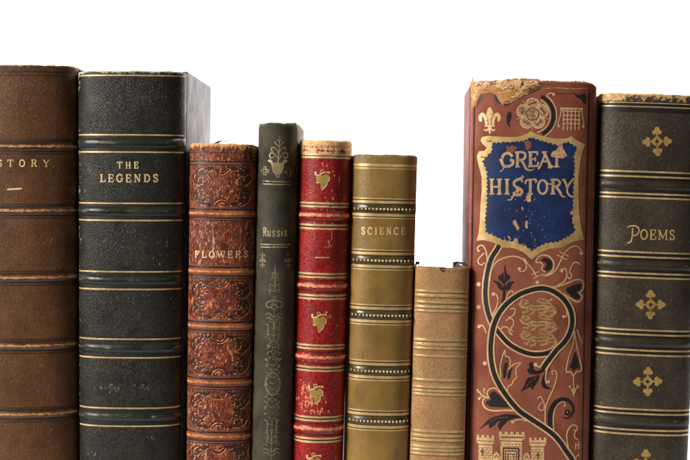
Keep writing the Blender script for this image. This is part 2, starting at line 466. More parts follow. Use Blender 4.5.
# serif letters: strokes in a unit box (y up); 'k' thick, 'n' thin
def arc(cx, cy, rx, ry, a0, a1, k=14):
    return [(cx + rx * math.cos(math.radians(a0 + (a1 - a0) * i / k)), cy + ry * math.sin(math.radians(a0 + (a1 - a0) * i / k))) for i in range(k + 1)]
def sf(x, y, h=.17): return ('n', [(x - h, y), (x + h, y)])
GLYPH = {
 'T': [('k', [(.5, 0), (.5, 1)]), ('n', [(.02, 1), (.98, 1)]), ('n', [(.04, 1), (.04, .7)]), ('n', [(.96, 1), (.96, .7)]), sf(.5, 0, .2)],
 'H': [('k', [(.2, 0), (.2, 1)]), ('k', [(.8, 0), (.8, 1)]), ('n', [(.2, .5), (.8, .5)]), sf(.2, 0), sf(.2, 1), sf(.8, 0), sf(.8, 1)],
 'E': [('k', [(.22, 0), (.22, 1)]), ('n', [(.03, 1), (.88, 1)]), ('n', [(.03, 0), (.92, 0)]), ('n', [(.22, .52), (.68, .52)]), ('n', [(.88, 1), (.88, .72)]), ('n', [(.92, 0), (.92, .3)]), ('n', [(.68, .38), (.68, .66)])],
 'F': [('k', [(.22, 0), (.22, 1)]), ('n', [(.03, 1), (.9, 1)]), ('n', [(.22, .52), (.66, .52)]), ('n', [(.9, 1), (.9, .7)]), ('n', [(.66, .38), (.66, .66)]), sf(.22, 0, .2)],
 'L': [('k', [(.25, 0), (.25, 1)]), ('n', [(.05, 0), (.92, 0)]), ('n', [(.92, 0), (.92, .34)]), sf(.25, 1, .2)],
 'I': [('k', [(.5, 0), (.5, 1)]), sf(.5, 0, .35), sf(.5, 1, .35)],
 'N': [('n', [(.18, 0), (.18, 1)]), ('k', [(.18, 1), (.82, 0)]), ('n', [(.82, 0), (.82, 1)]), sf(.18, 0), sf(.14, 1, .12), sf(.82, 1)],
 'M': [('n', [(.14, 0), (.14, 1)]), ('k', [(.14, 1), (.5, .1)]), ('n', [(.5, .1), (.86, 1)]), ('k', [(.86, 1), (.86, 0)]), sf(.14, 0, .13), sf(.86, 0, .14), sf(.1, 1, .1), sf(.9, 1, .1)],
 'D': [('k', [(.22, 0), (.22, 1)]), ('n', [(.04, 1), (.45, 1)]), ('n', [(.04, 0), (.45, 0)]), ('k', arc(.42, .5, .45, .5, 88, -88))],
 'G': [('k', arc(.52, .5, .42, .5, 42, 320)), ('k', [(.85, .05), (.85, .45)]), ('n', [(.62, .45), (1.0, .45)]), ('n', [(.84, .98), (.84, .68)])],
 'C': [('k', arc(.52, .5, .42, .5, 40, 320)), ('n', [(.84, .98), (.84, .68)])],
 'O': [('k', arc(.5, .5, .4, .5, 0, 360))],
 'S': [('k', [(.82, .76), (.7, .96), (.45, 1.0), (.2, .9), (.17, .7), (.35, .56), (.65, .46), (.83, .3), (.78, .08), (.5, 0), (.25, .05), (.16, .26)]), ('n', [(.84, .98), (.83, .7)]), ('n', [(.15, .02), (.16, .3)])],
 'R': [('k', [(.22, 0), (.22, 1)]), ('n', [(.04, 1), (.5, 1)]), ('k', arc(.5, .76, .3, .24, 90, -90)), ('n', [(.22, .52), (.5, .52)]), ('k', [(.5, .52), (.68, .3), (.8, .02), (.98, .02)]), sf(.22, 0)],
 'P': [('k', [(.25, 0), (.25, 1)]), ('n', [(.04, 1), (.55, 1)]), ('k', arc(.52, .73, .34, .27, 90, -90)), ('n', [(.25, .46), (.52, .46)]), sf(.25, 0, .2)],
 'Y': [('k', [(.1, 1), (.5, .46)]), ('n', [(.9, 1), (.5, .46)]), ('k', [(.5, .46), (.5, 0)]), sf(.12, 1, .14), sf(.88, 1, .14), sf(.5, 0, .2)],
 'W': [('k', [(.06, 1), (.28, 0)]), ('n', [(.28, 0), (.5, .85)]), ('k', [(.5, .85), (.72, 0)]), ('n', [(.72, 0), (.94, 1)]), sf(.08, 1, .12), sf(.92, 1, .12), sf(.5, .95, .1)],
 'A': [('n', [(.08, 0), (.48, 1)]), ('k', [(.48, 1), (.9, 0)]), ('n', [(.25, .36), (.74, .36)]), sf(.08, 0, .14), sf(.9, 0, .15)],
 'u': [('k', [(.2, .62), (.2, .15), (.35, 0), (.6, .04), (.75, .2)]), ('k', [(.78, .66), (.78, 0), (.95, 0)]), sf(.12, .64, .1), sf(.7, .66, .1)],
 's': [('k', [(.78, .5), (.6, .66), (.35, .64), (.22, .5), (.4, .36), (.68, .26), (.78, .14), (.6, 0), (.35, 0), (.2, .16)])],
 'i': [('k', [(.5, 0), (.5, .64)]), sf(.5, 0, .3), sf(.38, .64, .16), ('k', [(.46, .86), (.56, .92)])],
 'a': [('k', [(.2, .52), (.4, .66), (.62, .6), (.68, .42), (.68, .06), (.9, .02)]), ('k', [(.68, .4), (.35, .34), (.18, .16), (.32, 0), (.52, .04), (.68, .2)])],
}
def letters(art, text, X0, X1, Yb, H, thick, thin=None, widths=None, gap=.35, lift=0, wear=0, slant=0, jitter=.15, rise=0):
    thin = thin or thick * .62
    wd = [{'I': .45, 'i': .4, 'M': 1.25, 'W': 1.3, ' ': .6, 'L': .85, 'E': .85, 'F': .8, 'S': .75}.get(c, 1.0) for c in text]
    tot = sum(wd) + gap * (len(text) - 1)
    u = (X1 - X0) / tot; x = X0
    for c, w in zip(text, wd):
        jx, jy = random.uniform(-jitter, jitter), random.uniform(-jitter, jitter)
        yy = Yb + rise * (x - X0) / max(1, X1 - X0)
        for kind, pts in GLYPH.get(c, []):
            pp = [(x + jx + px * w * u + slant * py * H, yy + jy - py * H) for px, py in pts]
            art.stroke(pp, thick if kind == 'k' else thin, lift + (.02 if kind == 'k' else 0), smooth=len(pp) > 2, wear=wear, step=.5)
        x += (w + gap) * u

# ------------------------------------------------------------------ materials
PAGES = pages_mat()
GOLD = gilt('gilt_tooling', (0.98, 0.72, 0.38), (0.70, 0.46, 0.19), worn=.37, rough=.4, metal=.4)
GOLD_L = gilt('pale_gilt_lettering', (1.0, 0.74, 0.42), (0.82, 0.55, 0.26), worn=.37, rough=.45, metal=.2)
GOLD_D = gilt('dull_gilt', (0.34, 0.27, 0.14), (0.22, 0.17, 0.09), worn=.44, rough=.55, metal=.3, scale=1200)

# ------------------------------------------------------------------ the white paper the books stand on and that rises behind them
t = NT('white_paper')
pm = t.done(t.bsdf((.90, .90, .90), .8, 0, t.bump(t.noise(40, 3), .05, .001)))
v, f = [], []
prof = [(-0.10, -0.6), (-0.10, -.005), (-0.095, 0), (0.9, 0)] + [(0.9 + .6 * math.sin(a), .6 - .6 * math.cos(a)) for a in [math.pi / 2 * i / 16 for i in range(1, 17)]] + [(1.5, 1.4)]
for (y, z) in prof: v += [(-1.5, y, z), (1.5, y, z)]
for i in range(len(prof) - 1): f.append((2 * i, 2 * i + 1, 2 * i + 3, 2 * i + 2))
bd = mesh_obj('backdrop', v, f, pm); bd['kind'] = 'structure'

# ================================================================== 1 brown leather book, cut by the left edge
m_br = cover('brown_goatskin', sr(116, 76, 44), sr(88, 54, 29), sr(38, 22, 12), 'wrinkle', 1150, .5, .5, .3, sr(165, 120, 76), 420, (1, 1, 1), gcol=.5, speck=(sr(165, 125, 85), 1100, .69, (1, 1, .5)))
m_br_band = cover('brown_band', sr(88, 54, 32), sr(60, 34, 20), sr(20, 10, 6), 'smooth', 700, .5, .32, .6, sr(172, 122, 72), 800, (.5, 1, 1.0), gcol=.3, wgain=4.5)
b1 = Book('leather_book', 'tall brown leather book with a gilt STORY title, cut off at the left edge', -46, 73.5, -46, 72.5, 64.5, 30, 2.1, .160, m_br, m_br, PAGES,
          seed=1, rag=.5, edge_wear=.2, top_wear=.42, side_wear=.15)
INK_BR = ink('blind_shade_brown', (.010, .005, .003), .33)
a = Art(b1)
for y in (71.5, 75.2): a.rule(y, .9)
for yc in (146.5, 211, 278, 346.3, 414.8, 483):
    b1.band(yc, 4.2, 2.3, m_br_band, wear=.68)
    for d in (-6.7, -4.4, 4.5, 7.2): a.rule(yc + d, .9 if abs(d) > 5 else 1.7)  # blind lines; the wider inner ones also paint shade along the band
a.build('blind_tooling_shade', INK_BR, seg='blind_shade_line')
a = Art(b1)
letters(a, 'HISTORY', -22.5, 48.5, 166.5, 6.6, 1.15, .7, gap=.95)
a.build('title_lettering', GOLD_L)
a = Art(b1); a.stroke([(7, 189.4), (22, 188.6)], 1.7, smooth=False); a.build('gilt_dash', GOLD_L)

# ================================================================== 2 wide black book
m_bk = cover('black_morocco', sr(58, 54, 46), sr(42, 41, 35), sr(12, 11, 9), 'pebble', 1050, .7, .45, .32, sr(150, 146, 125), 300, (1, 1, 1), gcol=.8, base_wear=.05)
m_bk_band = cover('black_band', sr(48, 50, 44), sr(34, 37, 32), sr(8, 8, 8), 'smooth', 700, .6, .3, .5, sr(138, 142, 118), 350, (.5, 1, 1), gcol=.3, wgain=4.5)
m_mauve = cover('grey_mauve_paper', sr(128, 115, 117), sr(106, 95, 98), sr(58, 52, 54), 'fine', 1000, .7, .6, .35, sr(170, 155, 150), 300, gcol=.6, low=90)
class LegendsBook(Book):
    def extra_wear(s, x, z):
        return .22 * max(0, -x / s.w(z) - .9) / .1 * (.4 + .9 * noise.noise(Vector((z * .05, 2, 1)))) if x < 0 else 0
b2 = LegendsBook('leather_book', 'widest black leather book lettered THE LEGENDS, with single gilt rules and grey sides', 74.5, 184, 76, 178, 70.5, 26, 2.5, .165, m_bk, m_mauve, PAGES,
          seed=2, rag=.55, edge_wear=.2, top_wear=.55, side_wear=.14, board_drop=-1.5, out_l=1.0, out_r=.6)
a = Art(b2)
a.rule(75.3, 1.4)
for y0, y1 in ((134.8, 152), (203.3, 220.4), (271.8, 289.4), (339.3, 357.9), (408.4, 426.4), (477, 495)):
    b2.band((y0 + y1) / 2 - .3, 4.8, 2.5, m_bk_band, wear=.43)
    a.rule(y0, 1.5); a.rule(y1, 1.5)
a.build('gilt_dash', GOLD)
a = Art(b2)
for y0, y1 in ((134.8, 152), (203.3, 220.4), (271.8, 289.4), (339.3, 357.9), (408.4, 426.4)):
    a.rule(y0 - 1.5, 1.2); a.rule(y0 + 2.4, 1.3); a.rule(y1 - 2.6, 2.6)  # dark lines that paint in the shade beside each band
a.build('blind_tooling_shade', ink('band_shade_black', (.004, .004, .004), .33), seg='blind_shade_line')
a = Art(b2)
letters(a, 'THE', 117, 138.5, 168.2, 6.2, 1.3, .75, gap=.55)
letters(a, 'LEGENDS', 99.5, 158, 181.8, 7.2, 1.5, .85, gap=.38)
a.build('title_lettering', GOLD_L)

# ================================================================== 3 russet tooled book
m_fl = cover('russet_calf', sr(188, 94, 62), sr(104, 40, 27), sr(38, 13, 9), 'wrinkle', 1000, .8, .38, .45, sr(214, 150, 95), 620, (1, 1, .55), low=170, base_wear=.20, gcol=.8,
             speck=(sr(238, 164, 108), 800, .55, (1, 1, .5)), crack=(700, .09, .64), crackcol=sr(226, 176, 140), stain=(sr(88, 32, 22), 70))
m_fl_band = cover('russet_band', sr(176, 98, 58), sr(116, 54, 32), sr(48, 18, 12), 'smooth', 600, .6, .4, .45, sr(214, 140, 82), 800, (.6, 1, .9), gcol=.5, crack=(800, .05, .62), crackcol=sr(222, 165, 115), wgain=4.5)
b3 = Book('leather_book', 'scuffed russet book lettered FLOWERS, dark scrollwork stamped in every panel', 188, 256, 184.5, 249.5, 143.5, 24, 2.3, .135, m_fl, m_fl, PAGES,
          seed=3, rag=1.0, edge_wear=.16, top_wear=.55, side_wear=.16, out_l=.5, out_r=.3)
INK_FL = ink('dark_stamp', (.026, .010, .007), .46, .42, 900)
GR_FL = ink('grey_stamp', (.12, .075, .06), .42, .3)
a = Art(b3); g = Art(b3)
a.rule(152.8, .7); g.rule(153.6, .7); a.rule(161.6, 1.5); g.rule(163.2, 2.0); a.rule(165, .7)
for yc in (214, 272, 327, 383.3, 437.2, 492):
    b3.band(yc, 3.6, 1.9, m_fl_band, wear=.62)
    a.rule(yc - 4.6, 1.7); g.rule(yc - 6, 1.0); a.rule(yc + 4.2, 1.5); g.rule(yc + 5.4, 1.1); a.rule(yc + 6.5, .7)
a.build('blind_tooling_shade', INK_FL, seg='blind_shade_line'); g.build('blind_tooling_shade', GR_FL, seg='blind_shade_line')
class Emboss(Art):                                      # dark stamped line with a painted highlight offset beside it
    def stroke(s, pts, w, lift=0, **k):
        jx, jy = random.uniform(-.5, .5), random.uniform(-.5, .5); w *= random.uniform(.75, 1.2)
        pts = [(x + jx + random.uniform(-.35, .35), y + jy + random.uniform(-.35, .35)) for x, y in pts]
        Art.stroke(s, pts, w, lift, **k)
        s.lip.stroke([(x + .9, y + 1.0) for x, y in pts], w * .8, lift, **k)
LIT_EDGE = ink('painted_copper_highlight', sr(214, 132, 84), .50, .45, 800)
def scrolls(y0, y1):
    a = Emboss(b3, .2); a.lip = Art(b3, .13); g = Art(b3)
    ym = (y0 + y1) / 2; hy = (y1 - y0) / 2
    for sgy in (-1, 1):
        for r, w in ((8.2, 1.5), (5.4, 1.1)):
            pts = [(b3.ax(ym) + r * math.cos(q), ym + sgy * (hy - 1 - r * .85 * math.sin(q))) for q in [math.pi * i / 12 for i in range(13)]]
            a.stroke(pts, w)
        for sgx in (-1, 1):
            def P(lst): return [(b3.ax(ym) + sgx * px, ym + sgy * (hy - py)) for px, py in lst]
            a.stroke(P([(8, 1), (12, 4), (16, 3), (18.5, 5.5), (16.5, 8), (14.3, 6.2)]), 2.1, taper=(.6, 1.2, .5))
            a.stroke(P([(17, 2), (22, 3), (25.5, 6.5), (24, 10.5), (20.5, 9.8), (21.2, 6.8)]), 2.1, taper=(.5, 1.2, .5))
            a.stroke(P([(26.5, 6), (28.3, 12), (27, hy * .75), (24.5, hy - 2)]), 2.0, taper=(.5, 1.2, .6))
            a.stroke(P([(23, 12), (24.8, 15), (23.5, hy * .9), (20, hy - 3)]), 1.5)
            a.poly(P([(19, 4), (21.5, 5), (22.6, 8), (20, 9.4), (18, 8)]), 0, True); a.poly(P([(10, 1.6), (14, 2), (15, 4.4), (11.6, 5)]), 0, True); a.poly(P([(24.4, 11), (26.4, 12), (26, 16), (24, 15)]), 0, True)
            a.stroke(P([(14, 8), (16.4, 10.6), (15.4, 13), (13.4, 12.4)]), 1.1)
            a.stroke(P([(18, 10), (20.5, 12.5), (19.5, 15), (17, 14.5)]), 2.0, taper=(.5, 1.3, .5))
            a.disc(b3.ax(ym) + sgx * 21.5, ym + sgy * (hy - 16.5), 1.5); a.disc(b3.ax(ym) + sgx * 13, ym + sgy * (hy - 2), 1.2)
            g.stroke(P([(26.8, 8), (26.8, hy - 4)]), .7); g.stroke(P([(9, 3), (13, 6.2), (16, 5)]), .8)
    for sgx in (-1, 1):
        a.stroke([(b3.ax(ym) + sgx * 25, ym - 3), (b3.ax(ym) + sgx * 21, ym), (b3.ax(ym) + sgx * 25, ym + 3)], 1.4)
        a.disc(b3.ax(ym) + sgx * 18, ym, 1.6)
    a.build('stamped_scrollwork', INK_FL); a.lip.build('scrollwork_highlight', LIT_EDGE); g.build('stamped_highlight', GR_FL)
for y0, y1 in ((165.5, 207), (279.5, 319.8), (334.5, 376), (391, 430), (444.5, 485)): scrolls(y0, y1)

a = Art(b3)
letters(a, 'FLOWERS', 194, 248, 257.6, 6.3, 1.15, .75, gap=.42, wear=.02)
a.build('title_lettering', gilt('brassy_lettering', (1.0, 0.84, 0.52), (0.85, 0.66, 0.34), worn=.37, rough=.45, metal=.15))
# a loose end of the marker ribbon above the headcap
rv, rf = [], []
rp = [(214, 143.4), (217, 142.2), (221, 140.7), (225, 140.9), (229, 140.2)]
for i, (x, y) in enumerate(catmull(rp, .6)):
    lx, lz = b3.loc(x, y); hgt = .55 * math.sin(min(1, .35 + i * .05) * math.pi) + .35
    for dy, dz in ((2, hgt), (12, hgt * .6), (12, -hgt), (2, -hgt)): rv.append((lx * S, dy * S, (lz + dz) * S))
k = len(rv) // 4
for i in range(k - 1):
    for j in range(4): rf.append((4 * i + j, 4 * i + (j + 1) % 4, 4 * i + 4 + (j + 1) % 4, 4 * i + 4 + j))
rf += [(3, 2, 1, 0), (4 * k - 4, 4 * k - 3, 4 * k - 2, 4 * k - 1)]
t = NT('ribbon_silk'); mesh_obj('marker_ribbon', rv, rf, t.done(t.bsdf((.012, .012, .016), .5)), b3.root)

# ================================================================== 4 narrow dark green cloth book
m_ru = cover('dark_green_cloth', sr(82, 77, 61), sr(52, 49, 38), sr(20, 18, 13), 'cloth', 7200, .6, .66, .3, sr(150, 140, 110), 420, (.25, 1, 1.3), gcol=.55, low=60, stain=(sr(36, 33, 24), 75))
m_ru_b = cover('dark_green_board', sr(118, 110, 98), sr(92, 86, 74), sr(40, 36, 30), 'cloth', 5600, .5, .7, .3, sr(170, 160, 140), 300, gcol=.4)
b4 = Book('cloth_book', 'narrow dark green cloth book lettered Russia, with faded gilt arabesques down its spine', 257.5, 298, 250, 291, 122.5, 21, 2.05, .125, m_ru, m_ru_b, PAGES,
          seed=4, rag=1.1, edge_wear=.22, top_wear=.3, side_wear=.3, roll=4.5, out_l=.2, out_r=.3, board_drop=.5, corner=3)
GR = gilt('dull_gold_stamp', (0.56, 0.43, 0.24), (0.38, 0.29, 0.15), worn=.43, rough=.45, metal=.3)
a = Art(b4)
def rx(x): return x
a.poly([(267.5, 161), (269.5, 159), (272, 160.5), (273.5, 163), (277.3, 162), (281.5, 163), (283, 160.5), (285.5, 159), (288, 161.5), (285.5, 162.5), (284, 165), (282.5, 172), (280, 174.5), (275, 174.5), (272.7, 172), (271.4, 165), (270, 162.5)])
a.stroke([(278, 163), (278.6, 155), (279.3, 146), (279.6, 136)], 1.2, taper=(1.4, 1, .4))
for sg in (-1, 1):
    cx = 278.6
    a.stroke([(cx, 160), (cx + sg * 4, 154), (cx + sg * 8, 153), (cx + sg * 9, 156.5), (cx + sg * 6.5, 158.2), (cx + sg * 4.5, 156.3)], 1.1)
    a.stroke([(cx, 153), (cx + sg * 3, 148.5), (cx + sg * 6.5, 147.5), (cx + sg * 7.2, 150.4), (cx + sg * 5.2, 151.4)], 1.0)
    a.stroke([(cx + .4, 147), (cx + .4 + sg * 3.2, 143.5), (cx + .4 + sg * 4.5, 141.5)], .9)
    a.stroke([(cx + .6, 142), (cx + .6 + sg * 2, 139.5)], .8)
a.ring(277.8, 175.8, 1.5, .8)
for cx, cy, wr in ((264.7, 170.8, 0), (289, 172, .06)):
    for dx, dy in ((0, -2.9), (-2.6, 0), (2.6, 0), (0, 2.9)): a.ring(cx + dx, cy + dy, 1.35, .75, wear=wr)
a.build('gilt_ornament', GR)
for p0, p1 in (((262.6, 181), (290.5, 182)), ((262.6, 184), (290.5, 184.7)), ((260, 244.4), (290, 244.8)), ((260, 247.2), (290, 247.2))):
    a = Art(b4); a.stroke([p0, p1], 1.15, smooth=False); a.build('gilt_rule', GR)
a = Art(b4); letters(a, 'Russia', 262.5, 287.5, 236.2, 8.4, 1.3, .6, gap=.14, wear=.0); a.build('title_lettering', GR)
a = Art(b4)
for cx, cy in ((262.2, 260.5), (288, 260.5)):
    a.stroke([(cx, cy - 8), (cx, cy + 9)], 1.3, taper=(.6, 1.6, .6))
    for dy, r in ((-5, 1.5), (0, 2.2), (5, 1.4)):
        a.disc(cx - 1.9, cy + dy, r * .62); a.disc(cx + 1.9, cy + dy, r * .62)
    a.disc(cx - 3.2, cy + 1, .9); a.disc(cx + 3.2, cy + 1, .9)
c = lambda y: b4.ax(y) + .6
a.stroke([(c(264), 264), (c(276), 276), (c(290), 290)], 1.6, taper=(.4, 1.2, .8))
for y, r in ((274, 2.0), (278.5, 2.8), (285.5, 4.0), (291, 4.4)):
    for sg in (-1, 1):
        a.stroke([(c(y), y + 1), (c(y) + sg * r, y - 1.5), (c(y) + sg * (r + .9), y + 1), (c(y) + sg * (r - .6), y + 2)], 1.1)
a.ring(c(298), 298, 1.6, .9)
for sg in (-1, 1):
    a.stroke([(c(300), 300.5), (c(302) + sg * 5, 301.5), (c(304) + sg * 8.4, 303.8), (c(305) + sg * 6.8, 307.2), (c(306) + sg * 3.2, 307), (c(304) + sg * 1.5, 302.5)], 1.2)
    a.stroke([(c(304), 304), (c(309) + sg * 2.8, 307.5), (c(310), 310)], 1.0)
    a.stroke([(c(316) + sg * 1.5, 317), (c(314) + sg * 5, 313.5), (c(314) + sg * 9, 314.6)], 1.5, taper=(1, 1, .3))
    a.stroke([(c(319) + sg * 1.5, 320.5), (c(318) + sg * 5, 317.5), (c(318) + sg * 8.5, 318.8)], 1.4, taper=(1, 1, .3))
    a.stroke([(c(322) + sg * 6, 323), (c(332) + sg * 5.5, 333), (c(340) + sg * 3, 341), (c(345) + sg * 1, 345)], .9)
    a.stroke([(c(330) + sg * 7, 330), (c(338) + sg * 6, 338), (c(343) + sg * 3.5, 344)], .8, wear=.05)
a.stroke([(c(312), 311), (c(330), 330), (c(342), 342)], 1.9, taper=(.4, 1, .4), wear=.04)
for y, dx, r in ((346, 5, 1.7), (353.5, 6, 1.2), (359.5, 7.3, 1.3), (366, 7.5, 1.0), (402, 7, 1.0), (407, 6.8, 1.1), (414, 7, 1.0), (420, 7, .8)):
    for sg in (-1, 1): a.disc(c(y) + sg * dx, y, r, wear=0 if sg < 0 else .08)
a.ring(c(364), 363, 6.2, .9, ry=6.8, wear=.08); a.ring(c(384), 384, 7.2, 1.2, ry=11.2, wear=.0); a.ring(c(384), 384, 5, .6, ry=9, wear=.1)
a.ring(c(352), 352, 2.2, .8, wear=.06); a.ring(c(404), 408, 6, .8, ry=10, a0=180, a1=360, wear=.06)
for sg in (-1, 1):
    a.stroke([(c(419) + sg * 6, 420), (c(425) + sg * 4, 425), (c(431) + sg * 5, 431), (c(436) + sg * 3.4, 438), (c(443) + sg * 6, 443)], 1.2, wear=.03)
    a.stroke([(c(451) + sg * 1.5, 452), (c(449) + sg * 5, 448.8), (c(450) + sg * 8.5, 450.2)], 1.4, taper=(1, 1, .3))
    a.stroke([(c(454) + sg * 1.5, 455), (c(452) + sg * 5, 452.5), (c(453) + sg * 8, 453.8)], 1.3, taper=(1, 1, .3))
a.stroke([(c(422), 421), (c(432), 431), (c(444), 446)], 1.9, taper=(.5, 1.1, .5), wear=.05)
a.stroke([(c(446), 446), (c(460), 462)], 1.3, wear=.05)
for y in range(318, 446, 6):
    for sg in (-1, 1):
        o = 2.6 + 2.2 * abs(math.sin(y * .21))
        a.stroke([(c(y), y), (c(y) + sg * o, y - 2.4), (c(y) + sg * (o + 1.4), y + .6), (c(y) + sg * o, y + 2)], .8, wear=.05)
        if y % 12 < 6: a.disc(c(y) + sg * (o + 3.2), y + 1, .7, wear=.04)
a.build('faded_arabesque', GOLD_D)

# ================================================================== 5 red book
m_re = cover('red_morocco', sr(194, 44, 38), sr(150, 25, 26), sr(70, 8, 9), 'fine', 1100, .55, .4, .38, sr(232, 172, 125), 520, (1, 1, .7), base_wear=.10, gcol=.7, low=60,
             speck=(sr(226, 100, 86), 1500, .60, (1, 1, 1)), crack=(620, .09, .66), crackcol=sr(236, 176, 150))
m_re_band = cover('red_band', sr(172, 34, 32), sr(124, 18, 20), sr(58, 7, 8), 'smooth', 700, .5, .3, .6, sr(232, 140, 98), 800, (.6, 1, .9), gcol=.4, crack=(760, .04, .63), crackcol=sr(232, 170, 145), wgain=4.5)
class RedBook(Book):
    def extra_wear(s, x, z):
        d = s.zt - z
        return .31 + .05 * math.sin(d * 1.6) if d < 13.5 else .0
m_re_top = m_re
b5 = RedBook('leather_book', 'red leather book with gilt vine leaves on the spine and a worn tan head', 299, 352, 291, 342.5, 140, 26, 2.1, .13, m_re, m_re, PAGES,
          seed=5, rag=.8, edge_wear=.15, top_wear=.3, side_wear=.2, out_l=.3, out_r=.5)
a = Art(b5); d = Art(b5, .10)
RED_PAIRS = ((154.4, 157.4), (203.3, 206.6), (225.2, 228.8), (274, 277.4), (295.7, 299), (345.6, 348.8), (367.6, 371), (417.4, 420.8), (438.8, 442.2), (490, 493))
for y0, y1 in RED_PAIRS:
    a.rule(y0, 2.0, .975, wob=.3); a.rule(y1, 2.0, .975, wob=.3); d.rule((y0 + y1) / 2, 1.4, .975)
for yc in (215.8, 286.5, 358, 429.6, 500): b5.band(yc, 5.2, 2.3, m_re_band, wear=.70); d.rule(yc - 5.2, 1.9, .975); d.rule(yc + 5.2, 1.9, .975)
a.rule(145.5, .8, .96, wear=.08)
a.stroke([(315, 257.6), (329.5, 257.6)], 1.2, smooth=False, lift=.03)
a.build('gilt_dash', gilt('warm_gilt_rule', (1.0, 0.66, 0.34), (0.80, 0.46, 0.22), worn=.39, rough=.42, metal=.3, scale=700))
d.build('blind_tooling_shade', ink('dark_red_line', (.035, .006, .004), .3), seg='blind_shade_line')
def vine_leaf(cx, cy, k=1.0):
    P = lambda pts: [(cx + x * k, cy + y * k) for x, y in pts]
    a.poly(P([(-6.5, -4.2), (-3, -5.2), (0, -3.8), (3.5, -5.6), (6.3, -4), (6.8, -1), (5.6, 1.2), (3.4, 2), (3.8, 4), (1.9, 7.2), (-.6, 10), (-1.8, 8.8), (-2.2, 5), (-3.4, 3.2), (-6, 2.6), (-6.2, -.6)]), smooth=True)
    h.stroke(P([(6.8, -3), (6.5, 1), (4.2, 2.6), (4.2, 5), (1.6, 8.5), (-1.2, 10.2)]), 1.1)
    h.stroke(P([(-7.4, -6.6), (-6.8, -4.6), (-3.5, -4.6), (.5, -6.6), (4, -7.4), (7, -7.4)]), 1.3, taper=(1, 1.1, .9))
    h.ring(cx - .6 * k, cy - 8.3 * k, 1.5 * k, .8); h.disc(cx - 7 * k, cy - 6.8 * k, 1.1 * k); h.disc(cx + 6.4 * k, cy - 7 * k, 1.2 * k)
    h.stroke(P([(-6.6, 2.8), (-4.6, 3.6), (-3.4, 2.8)]), .8)
for cx, cy in ((322.6, 179.5), (319.3, 322), (316, 394), (314, 463)):
    a = Art(b5); h = Art(b5, .22); vine_leaf(cx, cy)
    a.build('vine_leaf_ornament', gilt('olive_gilt', (0.66, 0.43, 0.12), (0.50, 0.32, 0.08), worn=.32, rough=.42, metal=.35) if 'olive_gilt' not in bpy.data.materials else bpy.data.materials['olive_gilt'])
    h.build('vine_leaf_outline', GOLD_L)
# scuffs: leather rubbed through to tan
def scuffs(b, spots, mat, n=1):
    for (X, Y, rx_, ry_, cnt) in spots:
        a = Art(b, .10)
        for _ in range(cnt):
            x, y = random.gauss(X, rx_), random.gauss(Y, ry_)
            r = random.uniform(.3, 1.2); el = random.uniform(.8, 2.0)
            k = random.randint(5, 8); ph = random.random() * 6
            a.poly([(x + r * random.uniform(.55, 1.2) * math.cos(ph + 6.283 * i / k), y + el * r * random.uniform(.5, 1.2) * math.sin(ph + 6.283 * i / k)) for i in range(k)])
        a.build('scuff_mark', mat)
t = NT('rubbed_leather'); RUB = ink('rubbed_leather_spots', sr(205, 135, 100), .50, .8, 1600)
scuffs(b5, [(306, 390, 3, 5, 44), (310, 402, 5, 2, 34), (318, 412, 5, 1.4, 34), (324, 398, 1.5, 3, 10), (325, 166, 2.5, 1.5, 8), (329, 245, 3, 4, 8), (331, 190, 3, 12, 10), (330, 320, 4, 8, 8), (322, 211, 10, 1, 8), (326, 290, 10, 4, 10), (315, 298, 9, 1, 6)], RUB)

# ================================================================== 6 olive book
m_ol = cover('olive_calf', sr(164, 128, 66), sr(128, 97, 47), sr(82, 57, 25), 'fine', 1900, .35, .38, .5, sr(120, 105, 70), 300, (1, 1, .6), low=34, base_wear=.08, gcol=.22, crack=(420, .18, .67), crackcol=sr(84, 60, 28),
             stain=(sr(120, 92, 44), 60), speck=(sr(70, 50, 24), 500, .64, (1, 1, 1)))
m_ol_band = cover('olive_band', sr(86, 70, 34), sr(64, 52, 24), sr(30, 22, 8), 'smooth', 700, .4, .26, .65, sr(130, 110, 70), 400, gcol=.3)
class OliveBook(Book):
    def extra_wear(s, x, z): return .22 if s.zt - z < 8 else 0
b6 = OliveBook('leather_book', 'olive tan leather book lettered SCIENCE, with beaded gilt bands', 353, 418.5, 346, 409.5, 154.5, 22, 2.4, .13, m_ol, m_ol, PAGES,
          seed=6, rag=.7, edge_wear=.1, top_wear=.3, side_wear=.2, roll=3, out_l=2.5, out_r=.2)
a = Art(b6); bd_ = Art(b6, .16); d = Art(b6, .1)
a.rule(165.3, 2.6); a.rule(168.6, 1.1)
for yc in (208.7, 260.2, 315.2, 371, 421, 475):
    b6.band(yc, 4.4, 1.2, m_ol_band, wear=.16, tmax=.99)
    a.rule(yc - 10.0, 1.2); a.rule(yc - 6.6, 2.6); a.rule(yc + 6.4, 2.8); a.rule(yc + 9.6, 1.3)
    d.rule(yc - 8.5, .9); d.rule(yc + 8.2, .8); d.rule(yc - 4.4, 1.2); d.rule(yc + 4.6, 1.2)
a.build('gilt_dash', gilt('bright_gilt_rule', (1.0, 0.72, 0.34), (0.84, 0.55, 0.22), worn=.32, rough=.36, metal=.4))
d.build('blind_tooling_shade', ink('dark_olive_line', (.03, .02, .006), .3), seg='blind_shade_line')
class BandArt(Art):
    pass
BEAD = gilt('bead_gilt', (1.0, 0.84, 0.54), (0.9, 0.66, 0.36), worn=.2, rough=.45, metal=.15)
